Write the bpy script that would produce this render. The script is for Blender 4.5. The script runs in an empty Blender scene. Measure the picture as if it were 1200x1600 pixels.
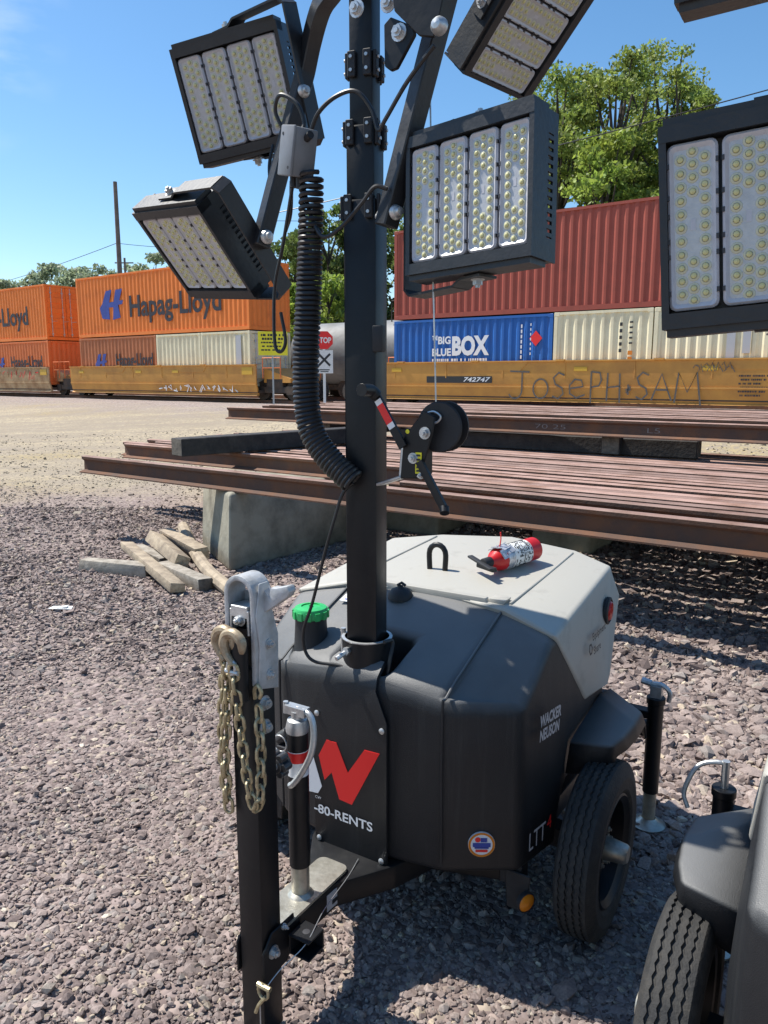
import bpy, bmesh, math, random
import numpy as np
from mathutils import Vector, Matrix
R = math.radians
SC = bpy.context.scene
COL = SC.collection

# ------------------------------------------------------------------ camera, sky, sun, exposure
PITCH, CAMH = R(10.0), 1.70
cam = bpy.data.cameras.new('camera'); camo = bpy.data.objects.new('camera', cam); COL.objects.link(camo)
camo.location = (0, 0, CAMH); camo.rotation_euler = (R(90) - PITCH, 0, 0)
cam.sensor_fit = 'VERTICAL'; cam.sensor_height = 32.0; cam.lens = 24.0      # f = 1200 px for a 1600 px tall frame
cam.clip_start = 0.05; cam.clip_end = 3000
SC.camera = camo
SUN_EL, SUN_H = R(57), Vector((-0.905, 0.425, 0)).normalized()              # towards the sun
wd = bpy.data.worlds.new('World'); SC.world = wd; wd.use_nodes = True
nt = wd.node_tree; N = nt.nodes; N.clear()
wo = N.new('ShaderNodeOutputWorld'); bg = N.new('ShaderNodeBackground'); sky = N.new('ShaderNodeTexSky')
sky.sky_type = 'NISHITA'; sky.sun_disc = False; sky.sun_elevation = SUN_EL
sky.sun_rotation = math.atan2(SUN_H.x, SUN_H.y); sky.air_density = 1.0; sky.dust_density = 0.35; sky.ozone_density = 2.5
bg.inputs['Strength'].default_value = 0.105
hs = N.new('ShaderNodeHueSaturation'); hs.inputs['Saturation'].default_value = 1.2; hs.inputs['Hue'].default_value = 0.496
nt.links.new(sky.outputs[0], hs.inputs['Color'])
# a thin wisp of cloud low on the left
tc = N.new('ShaderNodeTexCoord'); mp = N.new('ShaderNodeMapping'); mp.inputs['Scale'].default_value = (3.0, 3.0, 9.0)
nz = N.new('ShaderNodeTexNoise'); nz.inputs['Scale'].default_value = 2.2; nz.inputs['Detail'].default_value = 7
vd = N.new('ShaderNodeVectorMath'); vd.operation = 'DISTANCE'; vd.inputs[1].default_value = (-0.475, 0.80, 0.365)
rg = N.new('ShaderNodeMapRange'); rg.inputs[1].default_value = 0.0; rg.inputs[2].default_value = 0.17; rg.inputs[3].default_value = 1.0; rg.inputs[4].default_value = 0.0
rn = N.new('ShaderNodeMapRange'); rn.inputs[1].default_value = 0.46; rn.inputs[2].default_value = 0.72
mu = N.new('ShaderNodeMath'); mu.operation = 'MULTIPLY'
mx = N.new('ShaderNodeMix'); mx.data_type = 'RGBA'; mx.inputs['B'].default_value = (6.5, 7.0, 7.6, 1)
L = nt.links.new
L(tc.outputs['Generated'], mp.inputs[0]); L(mp.outputs[0], nz.inputs['Vector']); L(tc.outputs['Generated'], vd.inputs[0])
L(vd.outputs['Value'], rg.inputs[0]); L(nz.outputs['Fac'], rn.inputs[0]); L(rg.outputs[0], mu.inputs[0]); L(rn.outputs[0], mu.inputs[1])
L(mu.outputs[0], mx.inputs['Factor']); L(hs.outputs[0], mx.inputs['A']); L(mx.outputs['Result'], bg.inputs['Color']); L(bg.outputs[0], wo.inputs['Surface'])
sun = bpy.data.lights.new('sun', 'SUN'); sun.energy = 4.3; sun.angle = R(0.53); sun.color = (1.0, 0.955, 0.88)
suno = bpy.data.objects.new('sun', sun); COL.objects.link(suno)
sv = SUN_H * math.cos(SUN_EL) + Vector((0, 0, math.sin(SUN_EL)))
suno.rotation_euler = sv.to_track_quat('Z', 'Y').to_euler(); suno.location = sv * 60
SC.view_settings.view_transform = 'Standard'; SC.view_settings.look = 'None'; SC.view_settings.gamma = 1.0
SC.view_settings.exposure = 0.72
SC.cycles.max_bounces = 6; SC.cycles.transparent_max_bounces = 8

# ------------------------------------------------------------------ frames of the place
CAM = Vector((0, 0, CAMH))
FW = Vector((0, math.cos(PITCH), -math.sin(PITCH))); DN = Vector((0, -math.sin(PITCH), -math.cos(PITCH))); RT = Vector((1, 0, 0))
def ray(x, y): return FW + RT * ((x - 600) / 1200) + DN * ((y - 800) / 1200)
def at_z(x, y, z):
    r = ray(x, y); return CAM + r * ((z - CAMH) / r.z)
def at_Y(x, y, Y):
    r = ray(x, y); return CAM + r * (Y / r.y)
YS = Vector((.806, -.592, 0)).normalized(); YD = Vector((.592, .806, 0)).normalized()     # along / across the tracks
YROT = math.atan2(YS.y, YS.x)
def yard(s, d, z=0): return YS * s + YD * d + Vector((0, 0, z))
def ground_z(x, y):
    d = x * YD.x + y * YD.y
    t = np.clip((d - 10.0) / 11.0, 0, 1)
    return 0.60 * t * t * (3 - 2 * t)
TH = R(32); TM = Vector((-.05, 2.17, 0)); TX = Vector((math.cos(TH), -math.sin(TH), 0)); TY = Vector((math.sin(TH), math.cos(TH), 0))
def tloc(p):
    q = p - TM; return Vector((q.dot(TX), q.dot(TY), q.z))
def T(px, py, axis, val):             # a point of the light tower, in the tower's own frame
    r = ray(px, py); n = (TX, TY, Vector((0, 0, 1)))[axis]; o = tloc(CAM)[axis]
    return tloc(CAM + r * ((val - o) / r.dot(n)))

# ------------------------------------------------------------------ materials
def pmat(name, col, rough=0.5, metal=0.0, var=0.0, scale=6.0, col2=None, bump=0.0, bscale=60.0, thr=(0.4, 0.65), spec=0.5, coat=0.0, island=0.0):
    m = bpy.data.materials.new(name); m.use_nodes = True; t = m.node_tree; b = t.nodes['Principled BSDF']
    b.inputs['Base Color'].default_value = (*col, 1); b.inputs['Roughness'].default_value = rough; b.inputs['Metallic'].default_value = metal
    b.inputs['Specular IOR Level'].default_value = spec; b.inputs['Coat Weight'].default_value = coat
    tc = t.nodes.new('ShaderNodeTexCoord'); lk = t.links.new
    out = None
    if var or col2:
        n = t.nodes.new('ShaderNodeTexNoise'); n.inputs['Scale'].default_value = scale; n.inputs['Detail'].default_value = 8; n.inputs['Roughness'].default_value = 0.65
        lk(tc.outputs['Object'], n.inputs['Vector'])
        mr = t.nodes.new('ShaderNodeMapRange'); mr.inputs[1].default_value = thr[0]; mr.inputs[2].default_value = thr[1]; lk(n.outputs['Fac'], mr.inputs[0])
        mix = t.nodes.new('ShaderNodeMix'); mix.data_type = 'RGBA'
        c2 = col2 if col2 else tuple(c * (1 - var) for c in col)
        mix.inputs['A'].default_value = (*col, 1); mix.inputs['B'].default_value = (*c2, 1)
        lk(mr.outputs[0], mix.inputs['Factor']); out = mix.outputs['Result']
        rr = t.nodes.new('ShaderNodeMapRange'); rr.inputs[3].default_value = max(0.05, rough - 0.08); rr.inputs[4].default_value = min(1, rough + 0.12)
        lk(n.outputs['Fac'], rr.inputs[0]); lk(rr.outputs[0], b.inputs['Roughness'])
    if island:
        g = t.nodes.new('ShaderNodeNewGeometry'); h = t.nodes.new('ShaderNodeHueSaturation')
        v = t.nodes.new('ShaderNodeMapRange'); v.inputs[3].default_value = 1 - island; v.inputs[4].default_value = 1 + island
        lk(g.outputs['Random Per Island'], v.inputs[0]); lk(v.outputs[0], h.inputs['Value'])
        if out: lk(out, h.inputs['Color'])
        else: h.inputs['Color'].default_value = (*col, 1)
        out = h.outputs[0]
    if out: lk(out, b.inputs['Base Color'])
    if bump:
        n2 = t.nodes.new('ShaderNodeTexNoise'); n2.inputs['Scale'].default_value = bscale; n2.inputs['Detail'].default_value = 5
        lk(tc.outputs['Object'], n2.inputs['Vector']); bp = t.nodes.new('ShaderNodeBump'); bp.inputs['Strength'].default_value = bump; bp.inputs['Distance'].default_value = 0.01
        lk(n2.outputs['Fac'], bp.inputs['Height']); lk(bp.outputs[0], b.inputs['Normal'])
    return m
M = {}
M['black'] = pmat('black_paint', (.0075, .008, .0095), .42, 0, 0, 14, (.016, .016, .016), .08, 25, (.5, .8), .35)
M['coat'] = pmat('powder_coat', (.017, .018, .02), .42, 0, 0, 20, (.030, .030, .031), .1, 80, (.45, .8), .5)
M['blackm'] = pmat('black_matte', (.016, .016, .018), .6, 0, 0, 20, (.03, .03, .03), .1, 60, (.5, .8))
M['shell'] = pmat('moulded_plastic', (.009, .0105, .013), .5, 0, 0, 5, (.017, .018, .020), .2, 420, (.45, .8))
def dust_sheen(m, c, lo, hi):               # pale dust and painted-in sky sheen where a face looks up
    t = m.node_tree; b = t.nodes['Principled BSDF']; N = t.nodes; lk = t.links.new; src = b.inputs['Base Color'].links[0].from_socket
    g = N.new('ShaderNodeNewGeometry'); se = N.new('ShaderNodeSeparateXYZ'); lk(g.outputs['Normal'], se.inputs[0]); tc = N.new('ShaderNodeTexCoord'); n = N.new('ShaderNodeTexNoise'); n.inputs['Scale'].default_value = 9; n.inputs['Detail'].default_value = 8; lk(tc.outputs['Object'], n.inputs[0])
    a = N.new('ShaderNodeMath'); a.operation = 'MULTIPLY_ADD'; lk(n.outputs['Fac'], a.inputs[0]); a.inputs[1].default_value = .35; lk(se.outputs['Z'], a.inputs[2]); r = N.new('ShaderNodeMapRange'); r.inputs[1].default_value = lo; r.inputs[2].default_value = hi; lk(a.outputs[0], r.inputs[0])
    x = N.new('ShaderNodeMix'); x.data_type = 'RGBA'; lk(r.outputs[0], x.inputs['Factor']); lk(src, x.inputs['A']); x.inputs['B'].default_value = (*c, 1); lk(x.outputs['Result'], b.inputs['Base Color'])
def scuff(m, c, sc, lo, hi):            # thin run marks and scratches
    t = m.node_tree; b = t.nodes['Principled BSDF']; N = t.nodes; lk = t.links.new; src = b.inputs['Base Color'].links[0].from_socket; tc = N.new('ShaderNodeTexCoord'); mp = N.new('ShaderNodeMapping'); mp.inputs['Scale'].default_value = sc; lk(tc.outputs['Object'], mp.inputs[0])
    n = N.new('ShaderNodeTexNoise'); n.inputs['Scale'].default_value = 1.0; n.inputs['Detail'].default_value = 9; n.inputs['Roughness'].default_value = .75; lk(mp.outputs[0], n.inputs[0]); r = N.new('ShaderNodeMapRange'); r.inputs[1].default_value = lo; r.inputs[2].default_value = hi; lk(n.outputs['Fac'], r.inputs[0])
    x = N.new('ShaderNodeMix'); x.data_type = 'RGBA'; lk(r.outputs[0], x.inputs['Factor']); lk(src, x.inputs['A']); x.inputs['B'].default_value = (*c, 1); lk(x.outputs['Result'], b.inputs['Base Color'])
scuff(M['shell'], (.035, .036, .037), (30, 30, 1.6), .52, .85); scuff(M['shell'], (.11, .11, .11), (14, 14, 14), .72, .76)
dust_sheen(M['shell'], (.145, .145, .142), .4, 1.15)
M['hood'] = pmat('grey_hood_plastic', (.405, .388, .34), .5, 0, 0, 9, (.25, .232, .20), .12, 300, (.56, .92))
scuff(M['hood'], (.16, .15, .13), (11, 26, 20), .69, .76)
M['galv'] = pmat('galvanised_steel', (.60, .61, .61), .42, .75, 0, 30, (.42, .43, .43), .1, 60)
M['plate'] = pmat('worn_zinc_plate', (.55, .53, .46), .4, .8, 0, 16, (.32, .30, .25), .1, 60)
M['cast'] = pmat('cast_grey', (.50, .51, .52), .5, .25, 0, 18, (.34, .34, .33), .15, 70)
M['white'] = pmat('white_paint', (.78, .78, .76), .5, 0, .15, 20)
M['zinc'] = pmat('yellow_zinc', (.50, .43, .27), .42, .55, 0, 60, (.27, .21, .12))
M['hook'] = pmat('forged_hook', (.42, .34, .23), .5, .3, 0, 50, (.25, .17, .1))
M['rubber'] = pmat('tyre_rubber', (.022, .022, .022), .78, 0, 0, 22, (.055, .05, .043), .3, 120, (.42, .75))
M['cable'] = pmat('cable_rubber', (.014, .014, .015), .45)
M['lens'] = pmat('lamp_lens', (.50, .50, .50), .12, 0, .15, 50, None, .06, 200, spec=.9)
M['lensrim'] = pmat('lens_rim', (.52, .52, .55), .35, 0, .1, 40)
M['led'] = pmat('led_dot', (.60, .56, .27), .25); M['ledring'] = pmat('led_ring', (.56, .55, .40), .2)
M['slot'] = pmat('dark_clip', (.04, .04, .045), .5)
M['green'] = pmat('green_cap', (.035, .46, .13), .42, 0, .2, 20)
M['red'] = pmat('red_paint', (.55, .012, .014), .35, 0, .15, 15)
M['redink'] = pmat('red_print', (.80, .02, .018), .45)
M['whiteink'] = pmat('white_print', (.78, .78, .78), .5)
M['blackink'] = pmat('black_print', (.02, .02, .022), .5)
M['greyink'] = pmat('grey_print', (.45, .45, .46), .5)
M['blueink'] = pmat('blue_print', (.03, .06, .33), .5, 0, .2, 2)
M['lettering'] = pmat('dark_lettering', (.025, .025, .035), .55, 0, 0, 1.2, (.07, .035, .025), 0, 1, (.5, .8))
M['amber'] = pmat('amber_lens', (.65, .20, .01), .25)
M['redlens'] = pmat('red_lens', (.45, .01, .01), .2)
M['reflector'] = pmat('yellow_reflector', (.62, .36, .03), .5)
M['yellowsign'] = pmat('yellow_sign', (.84, .74, .03), .5, 0, .1, 4)
M['rust'] = pmat('rusty_rail', (.105, .060, .042), .85, 0, 0, 4, (.17, .078, .04), .25, 60)
M['railtop'] = None
def vary(m, lo, hi):                  # every rail has weathered a little differently
    t = m.node_tree; b = t.nodes['Principled BSDF']; src = b.inputs['Base Color'].links[0].from_socket; oi = t.nodes.new('ShaderNodeObjectInfo'); r = t.nodes.new('ShaderNodeMapRange'); r.inputs[3].default_value = lo; r.inputs[4].default_value = hi; h = t.nodes.new('ShaderNodeHueSaturation'); lk = t.links.new; lk(oi.outputs['Random'], r.inputs[0]); lk(r.outputs[0], h.inputs['Value']); lk(src, h.inputs['Color']); lk(h.outputs[0], b.inputs['Base Color'])
vary(M['rust'], .75, 1.25)
M['railtop'] = pmat('rail_head', (.33, .205, .165), .7, 0, 0, 3.5, (.20, .105, .07), .15, 60)
vary(M['railtop'], .72, 1.3)
M['concrete'] = pmat('concrete', (.31, .29, .225), .9, 0, 0, 3.0, (.15, .138, .105), .8, 14, (.42, .68))
M['tie'] = pmat('creosote_timber', (.022, .018, .016), .75, 0, 0, 9, (.05, .042, .036), .5, 30)
M['tieend'] = pmat('timber_end', (.16, .14, .11), .85, 0, 0, 18, (.07, .06, .05), .4, 40)
M['wood'] = pmat('weathered_wood', (.42, .34, .24), .85, 0, 0, 9, (.24, .19, .14), .4, 50)
M['woodend'] = pmat('wood_end', (.50, .40, .26), .85, 0, 0, 40, (.30, .22, .14), .4, 60); M['woodgrey'] = pmat('grey_wood', (.38, .34, .28), .85, 0, 0, 12, (.22, .19, .15), .4, 50)
M['steelpost'] = pmat('sign_post', (.45, .46, .46), .5, .5, .2, 8)
M['pole'] = pmat('pole_wood', (.20, .17, .14), .9, 0, .3, 3)
M['bogie'] = pmat('bogie_iron', (.045, .038, .033), .8, 0, 0, 3, (.10, .07, .05), .2, 20)
M['tank'] = pmat('tank_grey', (.20, .205, .205), .6, 0, 0, 1.0, (.13, .13, .125))
def cont(name, c, dirt, amt=(.5, .78)):
    m = pmat(name, c, .6, 0, 0, 1.3, dirt, .03, 10, amt); t = m.node_tree; N = t.nodes; lk = t.links.new; b = N['Principled BSDF']; src = b.inputs['Base Color'].links[0].from_socket      # rust and dirt run down the walls
    tc = N.new('ShaderNodeTexCoord'); mp = N.new('ShaderNodeMapping'); mp.inputs['Scale'].default_value = (5, 5, .28); lk(tc.outputs['Object'], mp.inputs[0]); n = N.new('ShaderNodeTexNoise'); n.inputs['Scale'].default_value = 1.6; n.inputs['Detail'].default_value = 8; n.inputs['Roughness'].default_value = .7; lk(mp.outputs[0], n.inputs[0])
    r = N.new('ShaderNodeMapRange'); r.inputs[1].default_value = .56; r.inputs[2].default_value = .74; r.inputs[4].default_value = .7; lk(n.outputs['Fac'], r.inputs[0]); x = N.new('ShaderNodeMix'); x.data_type = 'RGBA'; lk(r.outputs[0], x.inputs['Factor']); lk(src, x.inputs['A']); x.inputs['B'].default_value = (.62 * c[0] * .6 + .05, .62 * c[1] * .6 + .03, .62 * c[2] * .6 + .02, 1); lk(x.outputs['Result'], b.inputs['Base Color']); return m
M['orange'] = cont('orange_container', (.86, .225, .035), (.64, .16, .03))
M['orange2'] = cont('faded_orange', (.74, .19, .05), (.52, .13, .04))
M['brown'] = cont('brown_container', (.48, .16, .06), (.34, .11, .045))
M['maroon'] = cont('maroon_container', (.34, .068, .042), (.25, .055, .035))
M['blue'] = cont('blue_container', (.014, .12, .42), (.02, .085, .28))
M['cream'] = cont('cream_container', (.80, .72, .49), (.62, .53, .35))
M['ochre'] = pmat('ochre_car_paint', (.62, .30, .06), .65, 0, 0, .9, (.42, .19, .05), .05, 8, (.42, .75))
M['ochre2'] = pmat('faded_car_paint', (.52, .36, .19), .7, 0, 0, 1.6, (.34, .19, .085), .05, 8, (.4, .62))
M['bark'] = pmat('bark', (.07, .055, .042), .9, 0, .4, 5)
M['paper'] = pmat('paper', (.75, .75, .73), .8)
M['tape'] = pmat('silver_tape', (.62, .62, .64), .35, .5, 0, 70, (.3, .3, .32))

def leaf_mat(name, c):
    m = bpy.data.materials.new(name); m.use_nodes = True; t = m.node_tree; N = t.nodes; lk = t.links.new
    N.clear(); o = N.new('ShaderNodeOutputMaterial'); d = N.new('ShaderNodeBsdfPrincipled'); tr = N.new('ShaderNodeBsdfTranslucent'); ad = N.new('ShaderNodeMixShader')
    g = N.new('ShaderNodeNewGeometry'); h = N.new('ShaderNodeHueSaturation'); v = N.new('ShaderNodeMapRange')
    v.inputs[3].default_value = .55; v.inputs[4].default_value = 1.5; h.inputs['Color'].default_value = (*c, 1)
    tc = N.new('ShaderNodeTexCoord'); n = N.new('ShaderNodeTexNoise'); n.inputs['Scale'].default_value = .55; n.inputs['Detail'].default_value = 3
    v2 = N.new('ShaderNodeMapRange'); v2.inputs[1].default_value = .35; v2.inputs[2].default_value = .65; v2.inputs[3].default_value = .478; v2.inputs[4].default_value = .508
    lk(tc.outputs['Object'], n.inputs[0]); lk(n.outputs['Fac'], v2.inputs[0]); lk(v2.outputs[0], h.inputs['Hue'])
    lk(g.outputs['Random Per Island'], v.inputs[0]); lk(v.outputs[0], h.inputs['Value']); d.inputs['Roughness'].default_value = .55
    lk(h.outputs[0], d.inputs['Base Color']); lk(h.outputs[0], tr.inputs['Color']); ad.inputs[0].default_value = .5
    lk(d.outputs[0], ad.inputs[1]); lk(tr.outputs[0], ad.inputs[2]); lk(ad.outputs[0], o.inputs['Surface'])
    return m
M['leaf'] = leaf_mat('leaves', (.215, .29, .06)); M['leaf2'] = leaf_mat('bright_leaves', (.25, .34, .06)); M['leaf3'] = leaf_mat('dull_leaves', (.13, .19, .05)); M['leaf4'] = leaf_mat('hazed_far_leaves', (.30, .36, .22))  # distant leaves are paler, with haze put into their colour

def gravel_mat():
    m = bpy.data.materials.new('yard_ground'); m.use_nodes = True; t = m.node_tree; N = t.nodes; lk = t.links.new; b = N['Principled BSDF']; b.inputs['Roughness'].default_value = .95; b.inputs['Specular IOR Level'].default_value = .2
    tc = N.new('ShaderNodeTexCoord')
    def noise(s, d=6):
        n = N.new('ShaderNodeTexNoise'); n.inputs['Scale'].default_value = s; n.inputs['Detail'].default_value = d; lk(tc.outputs['Object'], n.inputs['Vector']); return n.outputs['Fac']
    def ramp(src, a, b_, lo=0, hi=1):
        r = N.new('ShaderNodeMapRange'); r.inputs[1].default_value = a; r.inputs[2].default_value = b_; r.inputs[3].default_value = lo; r.inputs[4].default_value = hi; lk(src, r.inputs[0]); return r.outputs[0]
    def mix(f, A, B):
        x = N.new('ShaderNodeMix'); x.data_type = 'RGBA'; lk(f, x.inputs['Factor'])
        for s, v in (('A', A), ('B', B)):
            if isinstance(v, tuple): x.inputs[s].default_value = (*v, 1)
            else: lk(v, x.inputs[s])
        return x.outputs['Result']
    vo = N.new('ShaderNodeTexVoronoi'); vo.inputs['Scale'].default_value = 30; lk(tc.outputs['Object'], vo.inputs['Vector'])
    sp = N.new('ShaderNodeSeparateColor'); lk(vo.outputs['Color'], sp.inputs[0])
    red = mix(sp.outputs[0], (.17, .13, .118), (.34, .27, .245)); red = mix(ramp(sp.outputs[1], .8, 1), red, (.40, .33, .26))
    mpp = N.new('ShaderNodeMapping'); mpp.inputs['Rotation'].default_value = (0, 0, R(-28)); mpp.inputs['Scale'].default_value = (.16, 1.5, 1); lk(tc.outputs['Object'], mpp.inputs[0])
    nst = N.new('ShaderNodeTexNoise'); nst.inputs['Scale'].default_value = .9; nst.inputs['Detail'].default_value = 7; lk(mpp.outputs[0], nst.inputs['Vector'])
    tan = mix(ramp(noise(2.2, 10), .36, .66), (.30, .25, .183), (.37, .31, .225)); tan = mix(ramp(nst.outputs['Fac'], .44, .6), tan, (.44, .365, .245)); tan = mix(ramp(nst.outputs['Fac'], .42, .3), tan, (.29, .24, .20)); tan = mix(ramp(noise(.22), .56, .68), tan, (.38, .30, .155))
    tan = mix(ramp(noise(15, 8), .38, .56), (.265, .22, .168), tan); tan = mix(ramp(noise(5, 9), .35, .5), (.29, .24, .18), tan)
    dd = N.new('ShaderNodeVectorMath'); dd.operation = 'DOT_PRODUCT'; dd.inputs[1].default_value = (.592, .806, 0); lk(tc.outputs['Object'], dd.inputs[0]); d2 = N.new('ShaderNodeMath'); d2.operation = 'MULTIPLY_ADD'; lk(noise(.8, 6), d2.inputs[0]); d2.inputs[1].default_value = 6; lk(dd.outputs['Value'], d2.inputs[2])
    tan = mix(ramp(d2.outputs[0], 19.5, 23.5), tan, mix(ramp(noise(13, 6), .4, .6), (.20, .16, .145), (.38, .32, .285)))
    se = N.new('ShaderNodeSeparateXYZ'); lk(tc.outputs['Object'], se.inputs[0])
    nn = ramp(noise(.5, 5), .3, .7, -1.6, 1.6); ad = N.new('ShaderNodeMath'); ad.operation = 'ADD'; lk(se.outputs['Y'], ad.inputs[0]); lk(nn, ad.inputs[1])
    lk(mix(ramp(ad.outputs[0], 9.6, 12.6), red, tan), b.inputs['Base Color'])
    bp = N.new('ShaderNodeBump'); lk(ramp(ad.outputs[0], 9.6, 12.6, .8, .25), bp.inputs['Strength']); bp.inputs['Distance'].default_value = .02; lk(vo.outputs['Distance'], bp.inputs['Height']); bp.invert = True
    lk(bp.outputs[0], b.inputs['Normal']); return m
M['ground'] = gravel_mat()
def stone_mat(name, cols):
    m = bpy.data.materials.new(name); m.use_nodes = True; t = m.node_tree; N = t.nodes; lk = t.links.new; b = N['Principled BSDF']; b.inputs['Roughness'].default_value = .9; b.inputs['Specular IOR Level'].default_value = .25
    g = N.new('ShaderNodeNewGeometry'); r = N.new('ShaderNodeValToRGB'); lk(g.outputs['Random Per Island'], r.inputs[0])
    e = r.color_ramp.elements; e[0].position = 0; e[0].color = (*cols[0][1], 1); e[1].position = 1; e[1].color = (*cols[-1][1], 1)
    for p, c in cols[1:-1]:
        k = e.new(p); k.color = (*c, 1)
    tc = N.new('ShaderNodeTexCoord'); n = N.new('ShaderNodeTexNoise'); n.inputs['Scale'].default_value = 1.1; n.inputs['Detail'].default_value = 4; lk(tc.outputs['Object'], n.inputs[0])
    v = N.new('ShaderNodeMapRange'); v.inputs[1].default_value = .3; v.inputs[2].default_value = .7; v.inputs[3].default_value = .78; v.inputs[4].default_value = 1.15; lk(n.outputs['Fac'], v.inputs[0])
    n2 = N.new('ShaderNodeTexNoise'); n2.inputs['Scale'].default_value = 150; n2.inputs['Detail'].default_value = 3; lk(tc.outputs['Object'], n2.inputs[0])
    v2 = N.new('ShaderNodeMapRange'); v2.inputs[1].default_value = .3; v2.inputs[2].default_value = .7; v2.inputs[3].default_value = .75; v2.inputs[4].default_value = 1.2; lk(n2.outputs['Fac'], v2.inputs[0])
    mm = N.new('ShaderNodeMath'); mm.operation = 'MULTIPLY'; lk(v.outputs[0], mm.inputs[0]); lk(v2.outputs[0], mm.inputs[1])
    r2 = N.new('ShaderNodeMix'); r2.data_type = 'RGBA'; r2.inputs['A'].default_value = (.33, .275, .205, 1); r2.inputs['B'].default_value = (.46, .385, .285, 1); lk(g.outputs['Random Per Island'], r2.inputs['Factor'])
    se = N.new('ShaderNodeSeparateXYZ'); lk(tc.outputs['Object'], se.inputs[0]); n3 = N.new('ShaderNodeTexNoise'); n3.inputs['Scale'].default_value = .5; n3.inputs['Detail'].default_value = 5; lk(tc.outputs['Object'], n3.inputs['Vector'])
    m3 = N.new('ShaderNodeMapRange'); m3.inputs[1].default_value = .3; m3.inputs[2].default_value = .7; m3.inputs[3].default_value = -1.6; m3.inputs[4].default_value = 1.6; lk(n3.outputs['Fac'], m3.inputs[0]); a3 = N.new('ShaderNodeMath'); a3.operation = 'ADD'; lk(se.outputs['Y'], a3.inputs[0]); lk(m3.outputs[0], a3.inputs[1])
    f3 = N.new('ShaderNodeMapRange'); f3.inputs[1].default_value = 9.6; f3.inputs[2].default_value = 12.6; lk(a3.outputs[0], f3.inputs[0]); r3 = N.new('ShaderNodeMix'); r3.data_type = 'RGBA'; lk(f3.outputs[0], r3.inputs['Factor']); lk(r.outputs[0], r3.inputs['A']); lk(r2.outputs['Result'], r3.inputs['B'])
    h = N.new('ShaderNodeHueSaturation'); lk(r3.outputs['Result'], h.inputs['Color']); lk(mm.outputs[0], h.inputs['Value']); lk(h.outputs[0], b.inputs['Base Color']); return m
M['stone'] = stone_mat('crushed_stone', [(0, (.14, .107, .097)), (.22, (.215, .167, .15)), (.5, (.275, .218, .194)), (.76, (.33, .267, .238)), (.9, (.25, .22, .20)), (.975, (.45, .365, .27)), (1, (.56, .49, .40))])

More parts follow.
